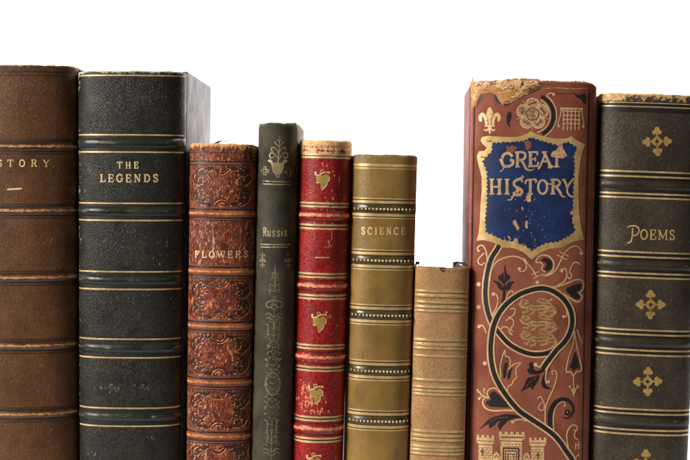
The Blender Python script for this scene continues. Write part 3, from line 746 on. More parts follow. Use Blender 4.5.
for yc in (208.7, 260.2, 315.2, 371, 421, 475):
    bv, bf = [], []
    zc = b6.loc(b6.ax(yc), yc + .5)[1]; n = 17
    for i in range(n):
        tt = -1 + 2 * (i + .5) / n
        ang = math.asin(math.copysign(abs(tt * .965) ** (b6.p / 2), tt))
        x, y = b6.curve(ang * .99, zc)
        q0 = len(bv); r = 1.12
        for dx, dz, dy in ((-r, -r, -1.3), (r, -r, -1.3), (r, r, -1.3), (-r, r, -1.3), (-r * .6, -r * .6, -2.1), (r * .6, -r * .6, -2.1), (r * .6, r * .6, -2.1), (-r * .6, r * .6, -2.1)):
            jx = random.uniform(-.12, .12)
            sc = math.sqrt(max(.12, 1 - (tt * .93) ** 2)) ** .6
            bv.append(((x + dx * sc + jx) * S, (y + dy) * S, (zc + dz + jx) * S))
        bf += [(q0 + 4, q0 + 5, q0 + 6, q0 + 7)] + [(q0 + j, q0 + (j + 1) % 4, q0 + 4 + (j + 1) % 4, q0 + 4 + j) for j in range(4)]
    mesh_obj('gilt_bead_row', bv, bf, BEAD, b6.spine, [0.0] * len(bv), smooth=False)
a = Art(b6); letters(a, 'SCIENCE', 361.3, 405.5, 234.2, 6.8, 1.35, .85, gap=.5, rise=.5); a.build('title_lettering', GOLD_L)

# ================================================================== 7 small tan cloth book
TAN_RIBS = [(y, hh, h) for y, hh, h in
            ((291.6, 1.6, .7), (296, 2.0, .9), (302.6, 1.7, .8), (307.4, 1.8, .8), (311.3, 1.5, .8),
             (340.4, 1.7, .8), (344.8, 2.0, .8), (348.8, 1.7, .9), (356.4, 1.5, .8), (380.3, 1.6, .9), (387.6, 1.7, .9), (391.3, 1.5, .6), (394.9, 1.7, .9),
             (431.8, 1.7, .9), (436.2, 2.0, .8), (440.5, 1.8, .9), (447, 1.7, .8), (450.6, 1.7, .7), (454.4, 1.7, .8), (478, 2, .8), (484, 2, .8))]
m_tn = cover('tan_cloth', sr(222, 176, 124), sr(196, 148, 98), sr(138, 94, 54), 'hatch', 2900, .8, .62, .3, sr(205, 170, 125), 500, low=60, base_wear=.10, gcol=.8)
m_tn_b = cover('dark_tan_board', sr(58, 42, 34), sr(40, 30, 26), sr(20, 14, 12), 'cloth', 5200, .5, .7, .3, sr(160, 130, 100), 300, gcol=.4)
b7 = Book('cloth_book', 'shortest book, tan ribbed cloth with a faded title panel and no readable letters', 415.8, 470.5, 410, 465.5, 267, 15, 2.6, .095, m_tn, m_tn_b, PAGES,
          seed=7, rag=.7, edge_wear=.12, top_wear=.3, side_wear=.16, roll=3.0, out_l=.2, out_r=.2, ribs=TAN_RIBS, board_drop=4.5, page_drop=12)
INK_TN = ink('painted_rib_shade', (.16, .09, .036), .45)
GT = gilt('old_gold_wash', (0.86, 0.58, 0.27), (0.70, 0.45, 0.19), worn=.43, rough=.45, metal=.25, stretch=(.3, 1, 1), thr_w=.12)
a = Art(b7, .1); g = Art(b7, .14)
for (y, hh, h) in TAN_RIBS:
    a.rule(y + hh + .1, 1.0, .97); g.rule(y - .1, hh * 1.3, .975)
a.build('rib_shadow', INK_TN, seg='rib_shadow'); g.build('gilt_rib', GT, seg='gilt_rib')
a = Art(b7, .16)
for i in range(46):
    x, y = random.uniform(414, 462), random.uniform(360, 376)
    pts = [(x, y)]
    for _ in range(4): pts.append((pts[-1][0] + random.uniform(-2.5, 2.5), pts[-1][1] + random.uniform(-2, 2)))
    a.stroke(pts, .9, wear=0 if x < 435 else .05)
for k in range(4): a.ring(420 + k * 4.6, 372.5, 2, .9, wear=.02)
a.build('faded_title', gilt('faded_gilt', (0.86, 0.62, 0.32), (0.7, 0.48, 0.22), worn=.46, rough=.4, metal=.5))
a = Art(b7, .12)
a.poly([(439.5, 268.4), (443, 267.5), (446, 268.6), (445, 270.8), (443.6, 272.4), (441, 271)]); a.build('stain_mark', ink('brown_stain', (.035, .014, .006), .42))
def tube(bk, pts, r, name, mat):
    vv, ff = [], []
    n = len(pts)
    for i, (x, y, d) in enumerate(pts):
        lx, lz = bk.loc(x, y); rr = r * (1 if 0 < i < n - 1 else .5)
        for q in range(8):
            vv.append(((lx + rr * math.cos(q * .7854)) * S, d * S, (lz + rr * .8 * math.sin(q * .7854)) * S))
    for i in range(n - 1):
        for q in range(8): ff.append((i * 8 + q, i * 8 + (q + 1) % 8, i * 8 + 8 + (q + 1) % 8, i * 8 + 8 + q))
    ff += [tuple(range(7, -1, -1)), tuple(range((n - 1) * 8, n * 8))]
    return mesh_obj(name, vv, ff, mat, bk.root)
t = NT('dark_turn_in'); TI = t.done(t.bsdf(t.mix(t.noise(600, 4), sr(24, 16, 12), sr(70, 50, 40)), .6))
tube(b7, [(416.4, 265.6, 9), (417.4, 263.2, 12), (419.2, 263.6, 18), (419.6, 266, 24)], 1.5, 'board_corner', TI)
tube(b7, [(467.6, 266, 9), (464, 264.4, 10), (459.6, 263.2, 13), (456.6, 263.6, 18), (456.2, 266.6, 24)], 1.5, 'board_corner', TI)

m_gh_b = cover('terracotta_board', sr(128, 70, 60), sr(106, 54, 46), sr(60, 26, 20), 'cloth', 9000, .45, .66, .25, sr(160, 105, 85), 400, gcol=.45)
# ================================================================== 8 large terracotta book with the blue shield
m_gh = cover('terracotta_cloth', sr(170, 100, 77), sr(142, 76, 57), sr(80, 36, 25), 'cloth', 9000, .45, .66, .25, sr(196, 140, 105), 500, low=50, base_wear=.09, gcol=.45, stain=(sr(124, 66, 48), 48),
             speck=(sr(190, 130, 105), 1300, .64, (1, 1, 1)))
b8 = Book('cloth_book', 'large terracotta book with blue GREAT HISTORY shield, gilt castle and black vines', 472, 599, 466.5, 590.5, 80.5, 24, 2.5, .130, m_gh, m_gh_b, PAGES,
          seed=8, rag=.8, edge_wear=.14, top_wear=.36, side_wear=.2, roll=3.2, yaw=-math.radians(2.6), out_l=.8, out_r=.3, board_drop=3.5, corner=4.5)
BLK = ink('black_vine_ink', (.010, .008, .008), .36, .5)
GH_G = gilt('scroll_gilt', (1.0, 0.68, 0.36), (0.86, 0.53, 0.25), worn=.39, rough=.45, metal=.2)
GH_P = gilt('shield_gilt', (0.92, 0.62, 0.27), (0.70, 0.44, 0.16), worn=.33, rough=.42, metal=.3, scale=700)
DKL = ink('dark_terracotta_line', (.05, .014, .008), .36)
k = Art(b8, .20)     # black
g = Art(b8, .20)     # gilt scrolls
k2 = Art(b8, .22)    # veins left bare in the black leaves
L = .05
def vine(pts, w=4.6, o=1.35, lift=0.0, taper=None):
    g.stroke(pts, w + 2 * o, lift, taper=taper); k.stroke(pts, w, lift + .12, taper=taper)
VA = [(499.5, 245), (497.4, 249.3), (491.3, 259.6), (487.4, 274.8), (485.8, 289), (486, 301), (488.4, 313.3), (492.5, 324), (499.4, 333.6), (508.5, 343.6), (519.3, 350.2), (530, 353.8), (540, 354.2), (549, 352.4), (556, 348.5)]
VB = [(574.5, 463.5), (570.9, 457.8), (566.3, 451.3), (559.8, 441.8), (553, 434.4), (544.6, 428), (535.9, 422.2), (527, 416.4), (519, 410.6), (510.6, 401.4), (504, 392.4), (498.6, 383.7), (494.3, 374), (491.6, 362), (490.8, 350), (491.6, 338), (493.4, 328), (496.6, 319), (501, 311), (508.3, 302.6), (519, 294.8), (530, 290.4), (540, 288.3), (549, 289.6), (558, 294.2), (565.4, 301.3), (570.4, 310), (572.2, 318.6), (571.6, 327), (568.6, 335.6), (563.6, 343), (557, 349.5), (551.5, 356.5), (546, 363.5), (542.5, 369)]
VC = [(551.6, 432.5), (550, 425), (549.6, 417), (550.8, 410.4), (554.6, 403.4), (560.9, 399.7), (567.6, 400.4), (572.4, 405.5), (573.4, 411.6), (570.8, 416.6), (566.5, 418.6), (562, 417.4)]
vine(VA, 4.3, 1.55, 0)
vine(VB, 4.5, 1.6, .25)
k.stroke(VC, 3.8, .14, taper=(1.2, 1.1, .25))
k.disc(567.6, 412.8, 3.0, .14); g.disc(567.4, 412.4, .7, .3)
g.curl([(553.8, 431), (553.2, 422), (554.4, 411), (558, 404.6), (562.6, 401.8), (565.2, 403.2), (564.6, 405.6)], 1.2, .2, 1.3)
g.stroke([(545.2, 424), (545, 414), (545.8, 406), (549.4, 397), (553.6, 388), (556, 380), (556.6, 374), (554.8, 370.6), (551.9, 371.8), (552.8, 374.6)], 1.3, .1)
g.curl([(537.3, 398.6), (540.3, 396.6), (542.6, 400), (544.4, 405.4), (543, 410), (539.5, 409.6), (538.6, 406.4), (541.2, 403)], 1.0, .1, .7)
# side branches with loops
g.curl([(487, 272), (487.6, 262), (486.4, 252), (483.5, 246.4), (479.7, 246.2), (477.7, 249.4), (479, 251.4)], 1.3, .05, 1.2)
g.curl([(485.6, 263), (481.4, 265.4), (478.4, 262.6), (479.6, 258.6), (484, 254)], 1.1, .05, .8)
g.stroke([(490, 281), (491, 272), (497, 262), (507, 257.2), (516, 256.6), (523, 259.5), (526.4, 265), (525.2, 270.2), (520.6, 271.6), (519, 268.6)], 1.35, .1)
g.disc(519.4, 268.8, 1.7, .1)
g.stroke([(524, 258), (528, 264), (533.5, 271), (537, 277.5)], 1.2, .1)
g.stroke([(531.6, 274.6), (539.2, 271.4)], 1.0, .1); g.stroke([(533, 278.4), (540.4, 275)], 1.0, .1)
g.disc(537.4, 282.4, 1.9, .1)
for x, y in ((478.9, 285), (479, 308), (485.2, 364.2)): g.disc(x, y, 2.1, .1)
g.curl([(486.6, 334), (484.4, 328), (481.5, 326), (479.4, 327.6)], 1.3, .1, 1.7)
g.curl([(492, 317), (496.8, 307), (498, 299), (496, 294.4), (493.6, 294.4)], 1.2, .1, 1.8)
g.curl([(505.5, 301.5), (508.2, 294), (511.5, 290.6), (512.6, 292)], 1.2, .1, 1.2)
# inner left curls of the ring
g.stroke([(510.5, 309), (514.4, 308.6), (515, 312.4), (512, 316.6), (508.4, 317.6)], 1.2, .1)
g.stroke([(506, 321), (509.6, 318.6), (513.4, 320.4), (513.2, 325.6), (511, 328.4), (512.6, 331.8)], 1.2, .1)
g.stroke([(500, 330.5), (503.8, 327), (508.6, 328.4), (510, 333), (512.6, 335)], 1.2, .1)
g.curl([(566.4, 310), (567, 314.4), (565.4, 317.2), (563.6, 316.6)], 1.1, .1, 1.5)
# leaf spray above the shield bottom right
g.stroke([(535.5, 262), (538.5, 257), (543.5, 255), (550, 257), (553.6, 263), (552.6, 270), (547, 274.4), (541, 275)], 1.5, .1)
g.stroke([(541, 275), (548, 275.6), (556, 269.5), (560.6, 261), (564, 254), (570.6, 247.6), (577.4, 246.4), (582, 251)], 1.4, .1)
g.disc(581.8, 253.4, 2.0, .1)
g.stroke([(557, 254.7), (567.4, 260)], 1.1, .12); g.stroke([(559.4, 251.6), (568.6, 256.4)], 1.0, .12)
k.poly([(541, 260.4), (544.6, 258), (549.6, 259.4), (552, 264), (550.4, 269), (546, 271), (543.6, 269.4), (546, 266), (545.4, 262.4)], .1, True)
g.curl([(536, 262.5), (540.5, 262.6), (543, 265), (541.6, 269.4), (545.4, 271.6)], 1.2, .2, .6)
# side spray at right with heart leaf
g.curl([(556.6, 285.4), (563, 282.4), (566.4, 277.6), (566.6, 270.4), (564.4, 268.6), (561.6, 270.6)], 1.4, .1, 1.9)
g.stroke([(566.6, 276.6), (570.6, 278.6), (571.8, 275), (569.6, 272), (571.4, 267), (574.6, 262.6), (578.4, 263), (580.2, 265.4)], 1.4, .1)
g.stroke([(546, 287.4), (557, 286.6), (568, 283), (576, 280), (582, 280.6), (584.2, 285), (582.8, 290.4), (579.6, 293.2), (582.4, 296.6), (581.4, 300.4), (577.6, 302), (571, 299), (563, 293.4)], 1.6, .1)
k.poly([(566, 289.6), (573, 285.6), (579, 284), (581.6, 286), (580, 290.2), (576.4, 292.4), (579, 294.6), (579.6, 298), (576.6, 299.4), (571.4, 296.4)], .1, True)
# black thistle
k.poly([(505, 264.8), (505.8, 270), (507.2, 274), (510, 276.4), (508.6, 280), (504.6, 283.4), (504, 285), (503, 283.2), (499, 280), (498.6, 276.4), (502.4, 274), (504, 270)], .1, True)
k.poly([(493, 281), (497, 281.4), (501, 283.6), (503, 288.6), (503.4, 291), (499, 289), (497, 285)], .1, True)
k.poly([(514, 281.4), (510, 282), (507, 284), (505, 288.6), (505, 291), (509.6, 289), (511.4, 285)], .1, True)
k.stroke([(504.2, 284), (504, 297), (502.6, 305)], 2.2, .1, taper=(.7, 1, 1.6))
# inner leaves at left below the ring
g.stroke([(501, 378), (500.4, 368), (502, 359), (505, 350.4), (505.6, 356), (509, 357.4), (510.6, 361), (509.6, 366)], 1.2, .1)
g.stroke([(508.6, 369.4), (511.6, 366), (515, 364), (521, 362.8), (516.6, 367.8), (516, 373), (516.6, 378), (513.6, 380.4), (511.6, 385), (508.4, 386.4), (507.6, 392)], 1.2, .1)
k.poly([(504.6, 364.6), (507, 362.6), (508, 365), (506.6, 370), (506, 376), (503.6, 379), (503, 371)], .1, True)
k.poly([(513, 367.6), (511, 372), (510.6, 376), (508, 380), (507.4, 376), (509, 371)], .1, True)
# oak leaf that curls off the ring
k.poly([(547, 366.4), (549.6, 369.6), (546, 371.6), (543, 371.6), (540, 373.4), (535, 374.4), (529.4, 373.8), (528, 371.6), (526.8, 369.8), (529.6, 368), (528.8, 364.6), (531.4, 361.8), (533.6, 364.6), (533, 368.6), (536, 371), (541, 369.4)], .16, True)
k.poly([(539.4, 374.6), (534, 376.2), (531.4, 377.4), (528, 377.6), (525.6, 381), (524.8, 384.6), (520.8, 391.4), (526.4, 388.6), (530, 386.8), (532.6, 389.6), (533.6, 386.6), (537, 382.4), (538.6, 378.4)], .16, False)
g.curl([(551.6, 357), (546, 363.4), (541.4, 366.8), (537, 366), (535.4, 364.6)], 1.4, .34, 2.0)
g.stroke([(561, 348.6), (552.6, 360), (547.2, 369), (545.6, 377), (546.4, 382.6), (549, 382.6)], 1.4, .34); g.disc(548.4, 381.8, 1.6, .34)
k.poly([(545.4, 372), (543.4, 375.6), (541.4, 382), (542.6, 387.4), (547, 389), (551, 388.8), (547.4, 386.6), (544.8, 383), (544.4, 377)], .16, True)
for pts in ([(532.6, 379), (529, 383), (525.6, 387.4)], [(536, 376.6), (534.4, 380)], [(507, 402), (498, 399.6), (492, 396)], [(508, 417.4), (498, 418.6), (490.6, 422.6)], [(504.2, 269), (504.4, 280)]):
    k2.stroke(pts, .7, .3)
# pendant at right
g.stroke([(574.6, 331), (573.4, 343), (568.6, 358), (566.2, 370), (567.4, 372.4), (571, 372.2), (573.4, 376), (577, 372.2), (580.4, 372), (582, 370), (580, 359), (576.6, 344), (574.8, 332)], 1.3, .1)
g.stroke([(577.4, 330), (580, 338), (582.8, 343.4)], 1.2, .1)
k.poly([(575, 352), (578, 361), (579.4, 368), (575.6, 369), (573.6, 371.6), (571.8, 368.6), (569.6, 367.6), (572.4, 360)], .1, True)
g.stroke([(573.6, 376), (573.8, 386)], 1.2, .1)
g.poly([(573.8, 385), (575, 389), (576.4, 391), (574.6, 395), (574, 398.4), (573.2, 395), (571.6, 391), (573, 389)], .1, True)
g.curl([(573.6, 390), (571, 389), (570, 386.8)], 1.1, .1, 1.3); g.curl([(574, 390), (577, 389), (578, 387)], 1.1, .1, 1.3)
# heart at left
g.stroke([(516.6, 409.4), (508, 402), (501.6, 394.4), (497, 389.6), (492.4, 388.8), (488.4, 391.4), (487.4, 395.4), (489, 398.6), (486, 398.6), (483.4, 401.2), (483.6, 406), (487, 409.8), (494, 411.4), (505, 410.6), (514.4, 410.8)], 1.7, .3, smooth=True)
k.poly([(491, 393), (495, 392), (499.6, 396), (505, 402), (509.4, 407.6), (500, 407.4), (490, 407.2), (486, 404.4), (486.6, 402), (491.4, 400.2), (489.8, 396.6)], .34, False)
g.curl([(486.6, 398), (482, 396), (479.4, 393)], 1.3, .1, 1.6); g.curl([(485, 395), (484, 392), (484.6, 390.4)], 1.1, .1, 1.2); g.curl([(484, 397.6), (480.6, 398.4), (479.6, 400)], 1.1, .1, 1.3); g.disc(477.8, 391.6, 1.1, .1)
# feather leaf at bottom left
k.poly([(523.6, 417.6), (514, 414.6), (504, 414.6), (494, 417.6), (487.6, 421.4), (482.6, 427), (478.8, 431.6), (486, 426.2), (489.4, 424.6), (489.2, 429.2), (492.2, 427.8), (498, 422), (501, 420.4), (497.6, 426), (499.8, 431.2), (502.6, 426.6), (508, 420.6), (515, 418.2)], .1, False)
g.curl([(528, 421.4), (521, 419.6), (515.6, 420.4), (512.8, 422)], 1.2, .1, 1.7)
g.curl([(568.4, 448), (566.8, 438), (567.6, 431.6), (571, 426.4), (575, 425.6), (577.6, 428.4), (576.8, 431.4), (574.4, 430.6)], 1.3, .1, .7)
g.stroke([(576, 431.4), (574.6, 435), (575.4, 438.6), (578.4, 440.6)], 1.1, .1)
g.stroke([(576, 443.4), (576, 450.4)], 1.0, .1); g.stroke([(579.2, 442), (579, 450)], 1.0, .1); g.stroke([(576, 446), (579.2, 445.6)], .9, .1)
g.stroke([(576.4, 457.6), (579.6, 455)], 1.2, .1)
k.build('black_vine_ornament', BLK); k2.build('leaf_veins', ink('leaf_vein', sr(110, 58, 44), .4)); g.build('gilt_scrollwork', GH_G)

# joint lines
a = Art(b8, .14)
a.stroke([(475.2, 96), (472.6, 250), (469.6, 452), (468.6, 500)], 1.5, smooth=False, step=4); a.stroke([(589.8, 92), (586.6, 230), (583.2, 452), (582, 500)], 1.4, smooth=False, step=4)
a.stroke([(548, 94.4), (572, 93.4)], .5, smooth=False)
a.build('joint_lines', ink('joint_dark', (.012, .004, .003), .32))

# shield
OUT = [(531, 131), (538, 134.6), (546, 136.8), (556, 138.6), (566, 138.4), (571.7, 136.2), (577, 140.4), (585.8, 144.2), (583, 150.6), (580.6, 161), (578.6, 176), (578.8, 197), (579.4, 213), (581.8, 228), (585, 240), (576, 241.2), (569, 243.6), (562, 247.6), (551, 248.6), (540, 252.8), (531.6, 259.6), (524, 252.4), (514, 248.2), (503, 247.6), (493, 242.4), (484, 240.4), (476.6, 241.4), (479, 234.3), (480.4, 221.3), (481, 205), (482.2, 190), (482, 176), (479, 165), (477.3, 156), (479, 151.4), (485, 150.4), (487, 147.6), (483, 143.6), (481, 140), (482.6, 136.8), (488, 135.6), (503, 136.8), (516, 137), (524, 135)]
a = Art(b8, .24); a.poly(OUT, 0, False, grid=3)
a.build('shield_border', GH_P)
INN = [(492.4, 143), (503, 142.4), (515, 142.2), (524, 141), (531.3, 137.6), (540, 140.6), (550, 143.4), (558, 145.4), (568, 142), (577, 147.4), (573.6, 156), (574.4, 167), (573.6, 178), (573.2, 190), (572.8, 206), (572, 221), (575, 231), (568.4, 236), (557.6, 241.6), (546.7, 242.8), (539, 246), (532, 250.4), (525, 245.6), (515, 241.8), (501, 239), (493, 235), (486.4, 232.4), (485.6, 221), (486.6, 211), (487.4, 203), (487.6, 188), (487.4, 172), (483, 161), (488, 155.6), (492.4, 151)]
ps = straight(INN, .5, True); per = len(ps); teeth = []
for i, (x, y) in enumerate(ps):
    aa, cc = ps[i - 1], ps[(i + 1) % per]
    dx, dy = cc[0] - aa[0], cc[1] - aa[1]; q = math.hypot(dx, dy) or 1
    s_ = i * .5 / 4.4 + .25 * noise.noise(Vector((i * .03, 0, 0)))
    fr = abs((s_ % 1) - .5) * 2
    o = (1.5 * (1 - fr ** 1.6) - .7) * (1 + .5 * noise.noise(Vector((i * .08, 5, 0))))
    teeth.append((x + dy / q * o, y - dx / q * o))
t = NT('blue_shield_cloth')
c = t.mix(t.rng(t.noise(90, 6), .35, .65), sr(26, 52, 104), sr(18, 34, 74))
c = t.mix(t.rng(t.noise(900, 5, .7), .62, .70), c, sr(120, 110, 110))
c = t.mix(t.rng(t.noise(180, 8, .7, t.mapping((1, 1, .5))), .60, .68), c, sr(58, 60, 84))
BLUE = t.done(t.bsdf(c, .48, 0, t.bump(t.noise(1400, 4), .4, .0003), .45))
a = Art(b8, .34); a.poly(teeth, 0, False, grid=3); a.build('blue_shield', BLUE)
# loose teeth fringe dots of gilt inside the border
a = Art(b8, .40)
for x, y in ((487.5, 141), (490, 140.6), (504.6, 142.8), (508, 142.4), (512.5, 143), (514.5, 142), (481.3, 156.6), (484, 157)): a.stroke([(x, y), (x + 2.2, y + .4)], 1.0, smooth=False)
a.build('shield_nicks', BLK)
# bare patches where the blue has flaked away
a = Art(b8, .42)
a.poly([(506.6, 144.6), (509, 147), (512, 145.6), (515.5, 146.4), (517.6, 147.8), (515, 150), (513, 152.6), (509, 152.4), (506.6, 151)])
a.poly([(524.4, 142), (527, 140.6), (530.6, 141.4), (531.4, 146), (529.4, 149.6), (526.4, 150), (525.4, 146.4)])
a.build('flaked_patch', m_gh)
a = Art(b8, .44)
t = NT('torn_paper'); TORN = t.done(t.bsdf(t.mix(t.rng(t.noise(700, 6, .7), .4, .6), sr(190, 128, 88), sr(226, 178, 132)), .85, 0, t.bump(t.noise(900, 5), .8, .0005)))
a.poly([(559.5, 143.4), (562.4, 143.8), (562.8, 148), (565, 151.4), (567.4, 156), (562, 158.6), (557.4, 157.4), (551.6, 157), (552.4, 151.4), (556.6, 150)])
for pts in ([(513.4, 220.4), (515.6, 219.6), (517.4, 224.4), (519.6, 228), (517.6, 231), (515.6, 227), (513, 224)], [(525.4, 221), (527.4, 220.4), (527.8, 228), (526, 229), (525, 225.6)],
            [(507.5, 235.6), (510, 236.6), (511.2, 240), (509.4, 239.4)], [(514.6, 238.6), (517.4, 238), (518.2, 242), (515.6, 243.4), (513.6, 241)],
            [(521.6, 206.6), (523.4, 207.4), (523, 210.4), (521.8, 209.6)], [(516.4, 188), (519, 186.6), (520.4, 190), (518, 193.4), (515.4, 192)], [(526, 196), (531.4, 193.6), (530.6, 199), (527.6, 201.4), (526, 200)],
            [(570, 211.4), (573.4, 210.6), (573, 215), (570.6, 214.4)], [(548.6, 164), (552.6, 165.4), (551.6, 168.6), (547.6, 168)]):
    a.poly(pts)
for _ in range(46):
    x, y = random.gauss(528, 9), random.uniform(196, 246); r = random.uniform(.25, .6)
    a.disc(x, y, r, n=6)
a.build('flaked_spots', TORN)
# title
a = Art(b8, .48)
TH = 2.3
def up(text, x0, x1, yb, H, th): letters(a, text, x0, x1, yb, H, th, th * .62, gap=.22, jitter=.2)
a.stroke(arc_ := [(512.6, 156.6), (509.4, 153.4), (505, 153.8), (502.2, 158), (501.8, 161), (503.6, 165.4), (508, 166.4), (512.4, 164.2), (513, 160.6), (510, 160.2)], 2.81, .02)
a.stroke([(501.8, 160.4), (499.6, 159.6)], 1.95)
a.stroke([(504.4, 166.4), (502.6, 170), (499.8, 171.8)], 1.34, taper=(1, .4))
a.stroke([(517.4, 167), (517.6, 152.4)], 2.81, smooth=False); a.stroke([(515.4, 166.8), (520, 166.8)], 1.46, smooth=False)
a.stroke([(515, 152.6), (520, 152), (524.4, 153), (525.4, 156.2), (523, 159.4), (518.4, 160.2)], 2.32); a.stroke([(521, 160), (524, 164.4), (526, 168.6), (530.4, 170.4), (534, 169)], 2.32, taper=(1, 1, .4))
a.stroke([(530.6, 166.4), (530.4, 151.8)], 3.05, smooth=False); a.stroke([(528, 152), (537.4, 152), (537.2, 155.4)], 1.83, smooth=False); a.stroke([(528, 166.4), (537.6, 166), (538.4, 162)], 1.95, smooth=False); a.stroke([(530.6, 159.2), (535.4, 159)], 1.59, smooth=False); a.stroke([(535.4, 157), (535.4, 161.4)], 1.34, smooth=False)
a.stroke([(538, 169), (540.4, 165.6), (543.6, 158), (545.4, 152)], 1.83); a.stroke([(543.6, 152), (547, 158.6), (550.4, 166.4)], 2.81); a.stroke([(541, 161.6), (548.6, 161.2)], 1.46, smooth=False); a.stroke([(548, 166.6), (553.4, 166.6)], 1.46, smooth=False); a.stroke([(541.6, 152), (547, 151.8)], 1.34, smooth=False)
a.stroke([(556.8, 153.6), (556.6, 166.6)], 2.93, smooth=False); a.stroke([(551.4, 156), (552.4, 153), (561.4, 152.6), (562, 155.6)], 1.83, smooth=False); a.stroke([(554, 166.8), (559.4, 166.6)], 1.46, smooth=False)
# second line
for x in (492, 499.6): a.stroke([(x, 194), (x - .1, 179.2)], 2.81, smooth=False)
for x in (492, 499.6):
    for y in (179.3, 194): a.stroke([(x - 2.4, y), (x + 2.4, y)], 1.46, smooth=False)
a.stroke([(492, 186.6), (499.6, 186.8)], 1.59, smooth=False)
a.stroke([(507.2, 194), (507.2, 179.4)], 2.81, smooth=False); a.stroke([(504.8, 179.4), (509.6, 179.4)], 1.46, smooth=False); a.stroke([(504.8, 194), (509.6, 194)], 1.46, smooth=False)
a.stroke([(523, 175.8), (520.8, 178.6), (516.6, 180), (514, 182.6), (515, 186), (519, 188.4), (521.8, 190.4), (521, 194), (516.4, 195), (513.6, 192)], 2.68)
a.stroke([(514.4, 193), (512.6, 197.4), (510, 200), (507, 199.4)], 1.83, taper=(1, 1, .6)); a.stroke([(521, 178.6), (522.6, 182)], 1.71)
a.stroke([(530.4, 180), (530, 194), (528.6, 197.4)], 2.81); a.stroke([(525.2, 184), (526.4, 180.4), (531, 179.6), (535.6, 179.6), (536, 182.8)], 1.83); a.stroke([(527, 193.8), (533, 193.8)], 1.46, smooth=False); a.stroke([(528.6, 197), (530.4, 200.6), (527.6, 201)], 1.71)
a.ring(542.6, 187, 4.4, 2.2, ry=6.9)
a.stroke([(546, 181.4), (549, 184), (552, 183.4)], 1.22)
a.stroke([(552.8, 193.8), (553, 179.6)], 2.81, smooth=False); a.stroke([(550.6, 179.8), (556, 179.6), (559.6, 181.4), (559, 185), (554, 186.8)], 2.20); a.stroke([(556, 187), (559.6, 191.4), (562, 196), (565.4, 196.6)], 2.44, taper=(1, 1, .5)); a.stroke([(550.4, 193.8), (555.4, 193.8)], 1.46, smooth=False)
a.stroke([(563.4, 179.8), (565.6, 183), (567.2, 188)], 2.44); a.stroke([(573.6, 178.6), (570, 183), (567.4, 188), (567.4, 192.6), (570.4, 196), (574, 197)], 1.83); a.stroke([(561.8, 179.6), (565.6, 179.4)], 1.34, smooth=False)
a.build('title_lettering', gilt('title_gilt', (0.95, 0.66, 0.36), (0.70, 0.44, 0.2), worn=.40, rough=.42, metal=.25))

# heraldic row over the shield
a = Art(b8, .2)
a.poly([(490, 106.4), (492.6, 110), (493.2, 114), (491.6, 119), (491, 124), (489, 124), (488.4, 119), (486.8, 114), (487.6, 110)], 0, True)
for sg in (-1, 1):
    P = lambda pts: [(490 + sg * x, y) for x, y in pts]
    a.poly(P([(2, 124), (2.6, 118), (4.6, 113.6), (8, 112.4), (10.6, 115), (10.8, 119), (8.6, 121.6), (7.4, 119.4), (8, 116.6), (6.4, 116.6), (5, 120), (4.4, 124)]), 0, True)
    a.stroke(P([(1, 128), (3.4, 130.4), (5.4, 129)]), 1.4)
a.stroke([(485, 125.6), (495, 125.6)], 1.8, smooth=False)
a.poly([(488.4, 126.6), (491.6, 126.6), (491.4, 130), (490, 134), (488.6, 130)], 0, True)
a.build('fleur_de_lis', GH_G)
a = Art(b8, .2)
cx, cy = 532.6, 115.4
p2 = Art(b8, .16); d = Art(b8, .27)
cy = 114.0
for i in range(5):
    q = math.radians(-90 + 72 * i)
    R = lambda r, da: (cx + r * math.cos(q + math.radians(da)), cy + r * math.sin(q + math.radians(da)))
    pet = [R(6.6, -27), R(10, -32), (R(14, -24)), R(15.6, -8), R(15.6, 8), R(14, 24), R(10, 32), R(6.6, 27)]
    p2.poly(pet, 0, True); a.stroke(pet, 1.3, .04, closed=True)
    d.stroke([R(9, -16), R(11.4, -8), R(10.2, 2), R(12, 10), R(11, 18)], .9)
    a.poly([R(9.4, 33), R(13, 34), R(18, 36), R(13, 38), R(9.4, 39)], .04)
p2.disc(cx, cy, 5.6, .03); d.ring(cx, cy, 6.1, .9)
for _ in range(16): d.disc(cx + random.uniform(-3.6, 3.6), cy + random.uniform(-3.6, 3.6), .4, n=6)
p2.build('rose_petals', gilt('rose_wash', (0.86, 0.52, 0.28), (0.62, 0.33, 0.17), worn=.46, rough=.5, metal=.2)); d.build('rose_lines', DKL)
cy = 115.4
a.ring(cx, cy, 17.6, 1.2, 0, -62, 75); a.ring(cx, cy, 24.0, 1.2, 0, -55, 60)
a.curl([(546.4, 95.6), (550.6, 93), (553.6, 94.4)], 1.2, 0, 1.4)
a.build('gilt_rose', GH_G)
a = Art(b8, .2)
a.ring(cx, cy, 20.8, 3.4, 0, -66, 62)
a.poly([(508.6, 111.6), (511.4, 113.6), (511, 119), (509.4, 123.4), (510.4, 127.6), (507.4, 124), (506.4, 117.6)], 0, True)
a.poly([(573, 92.6), (579, 95), (585, 93), (586.4, 98), (585.4, 105), (581.6, 99.4), (577, 97)], 0, False)
a.poly([(478.2, 97.6), (483.4, 94.6), (482, 99.4), (479.6, 103), (477.4, 108)], 0, False)
a.build('black_corner_leaves', BLK)
a = Art(b8, .2)
for i in range(5):
    x = 563.8 + 3.9 * i; a.stroke([(x, 109.4), (x - .3, 126.4)], 1.15, smooth=False)
    a.poly([(x - 1.4, 127), (x + .8, 127), (x - .4, 130.8)])
for y in (111, 115.2, 119.4, 123.4): a.stroke([(562.6, y), (581, y + .2)], 1.1, smooth=False)
a.stroke([(561, 108.4), (582, 108.6)], 1.8, smooth=False)
a.curl([(561.6, 108.6), (560.2, 116), (558.2, 122), (558.6, 126)], 1.1, 0, 1.4); a.curl([(582, 108.6), (583, 116), (584, 122), (583.6, 126.4)], 1.1, 0, 1.4)
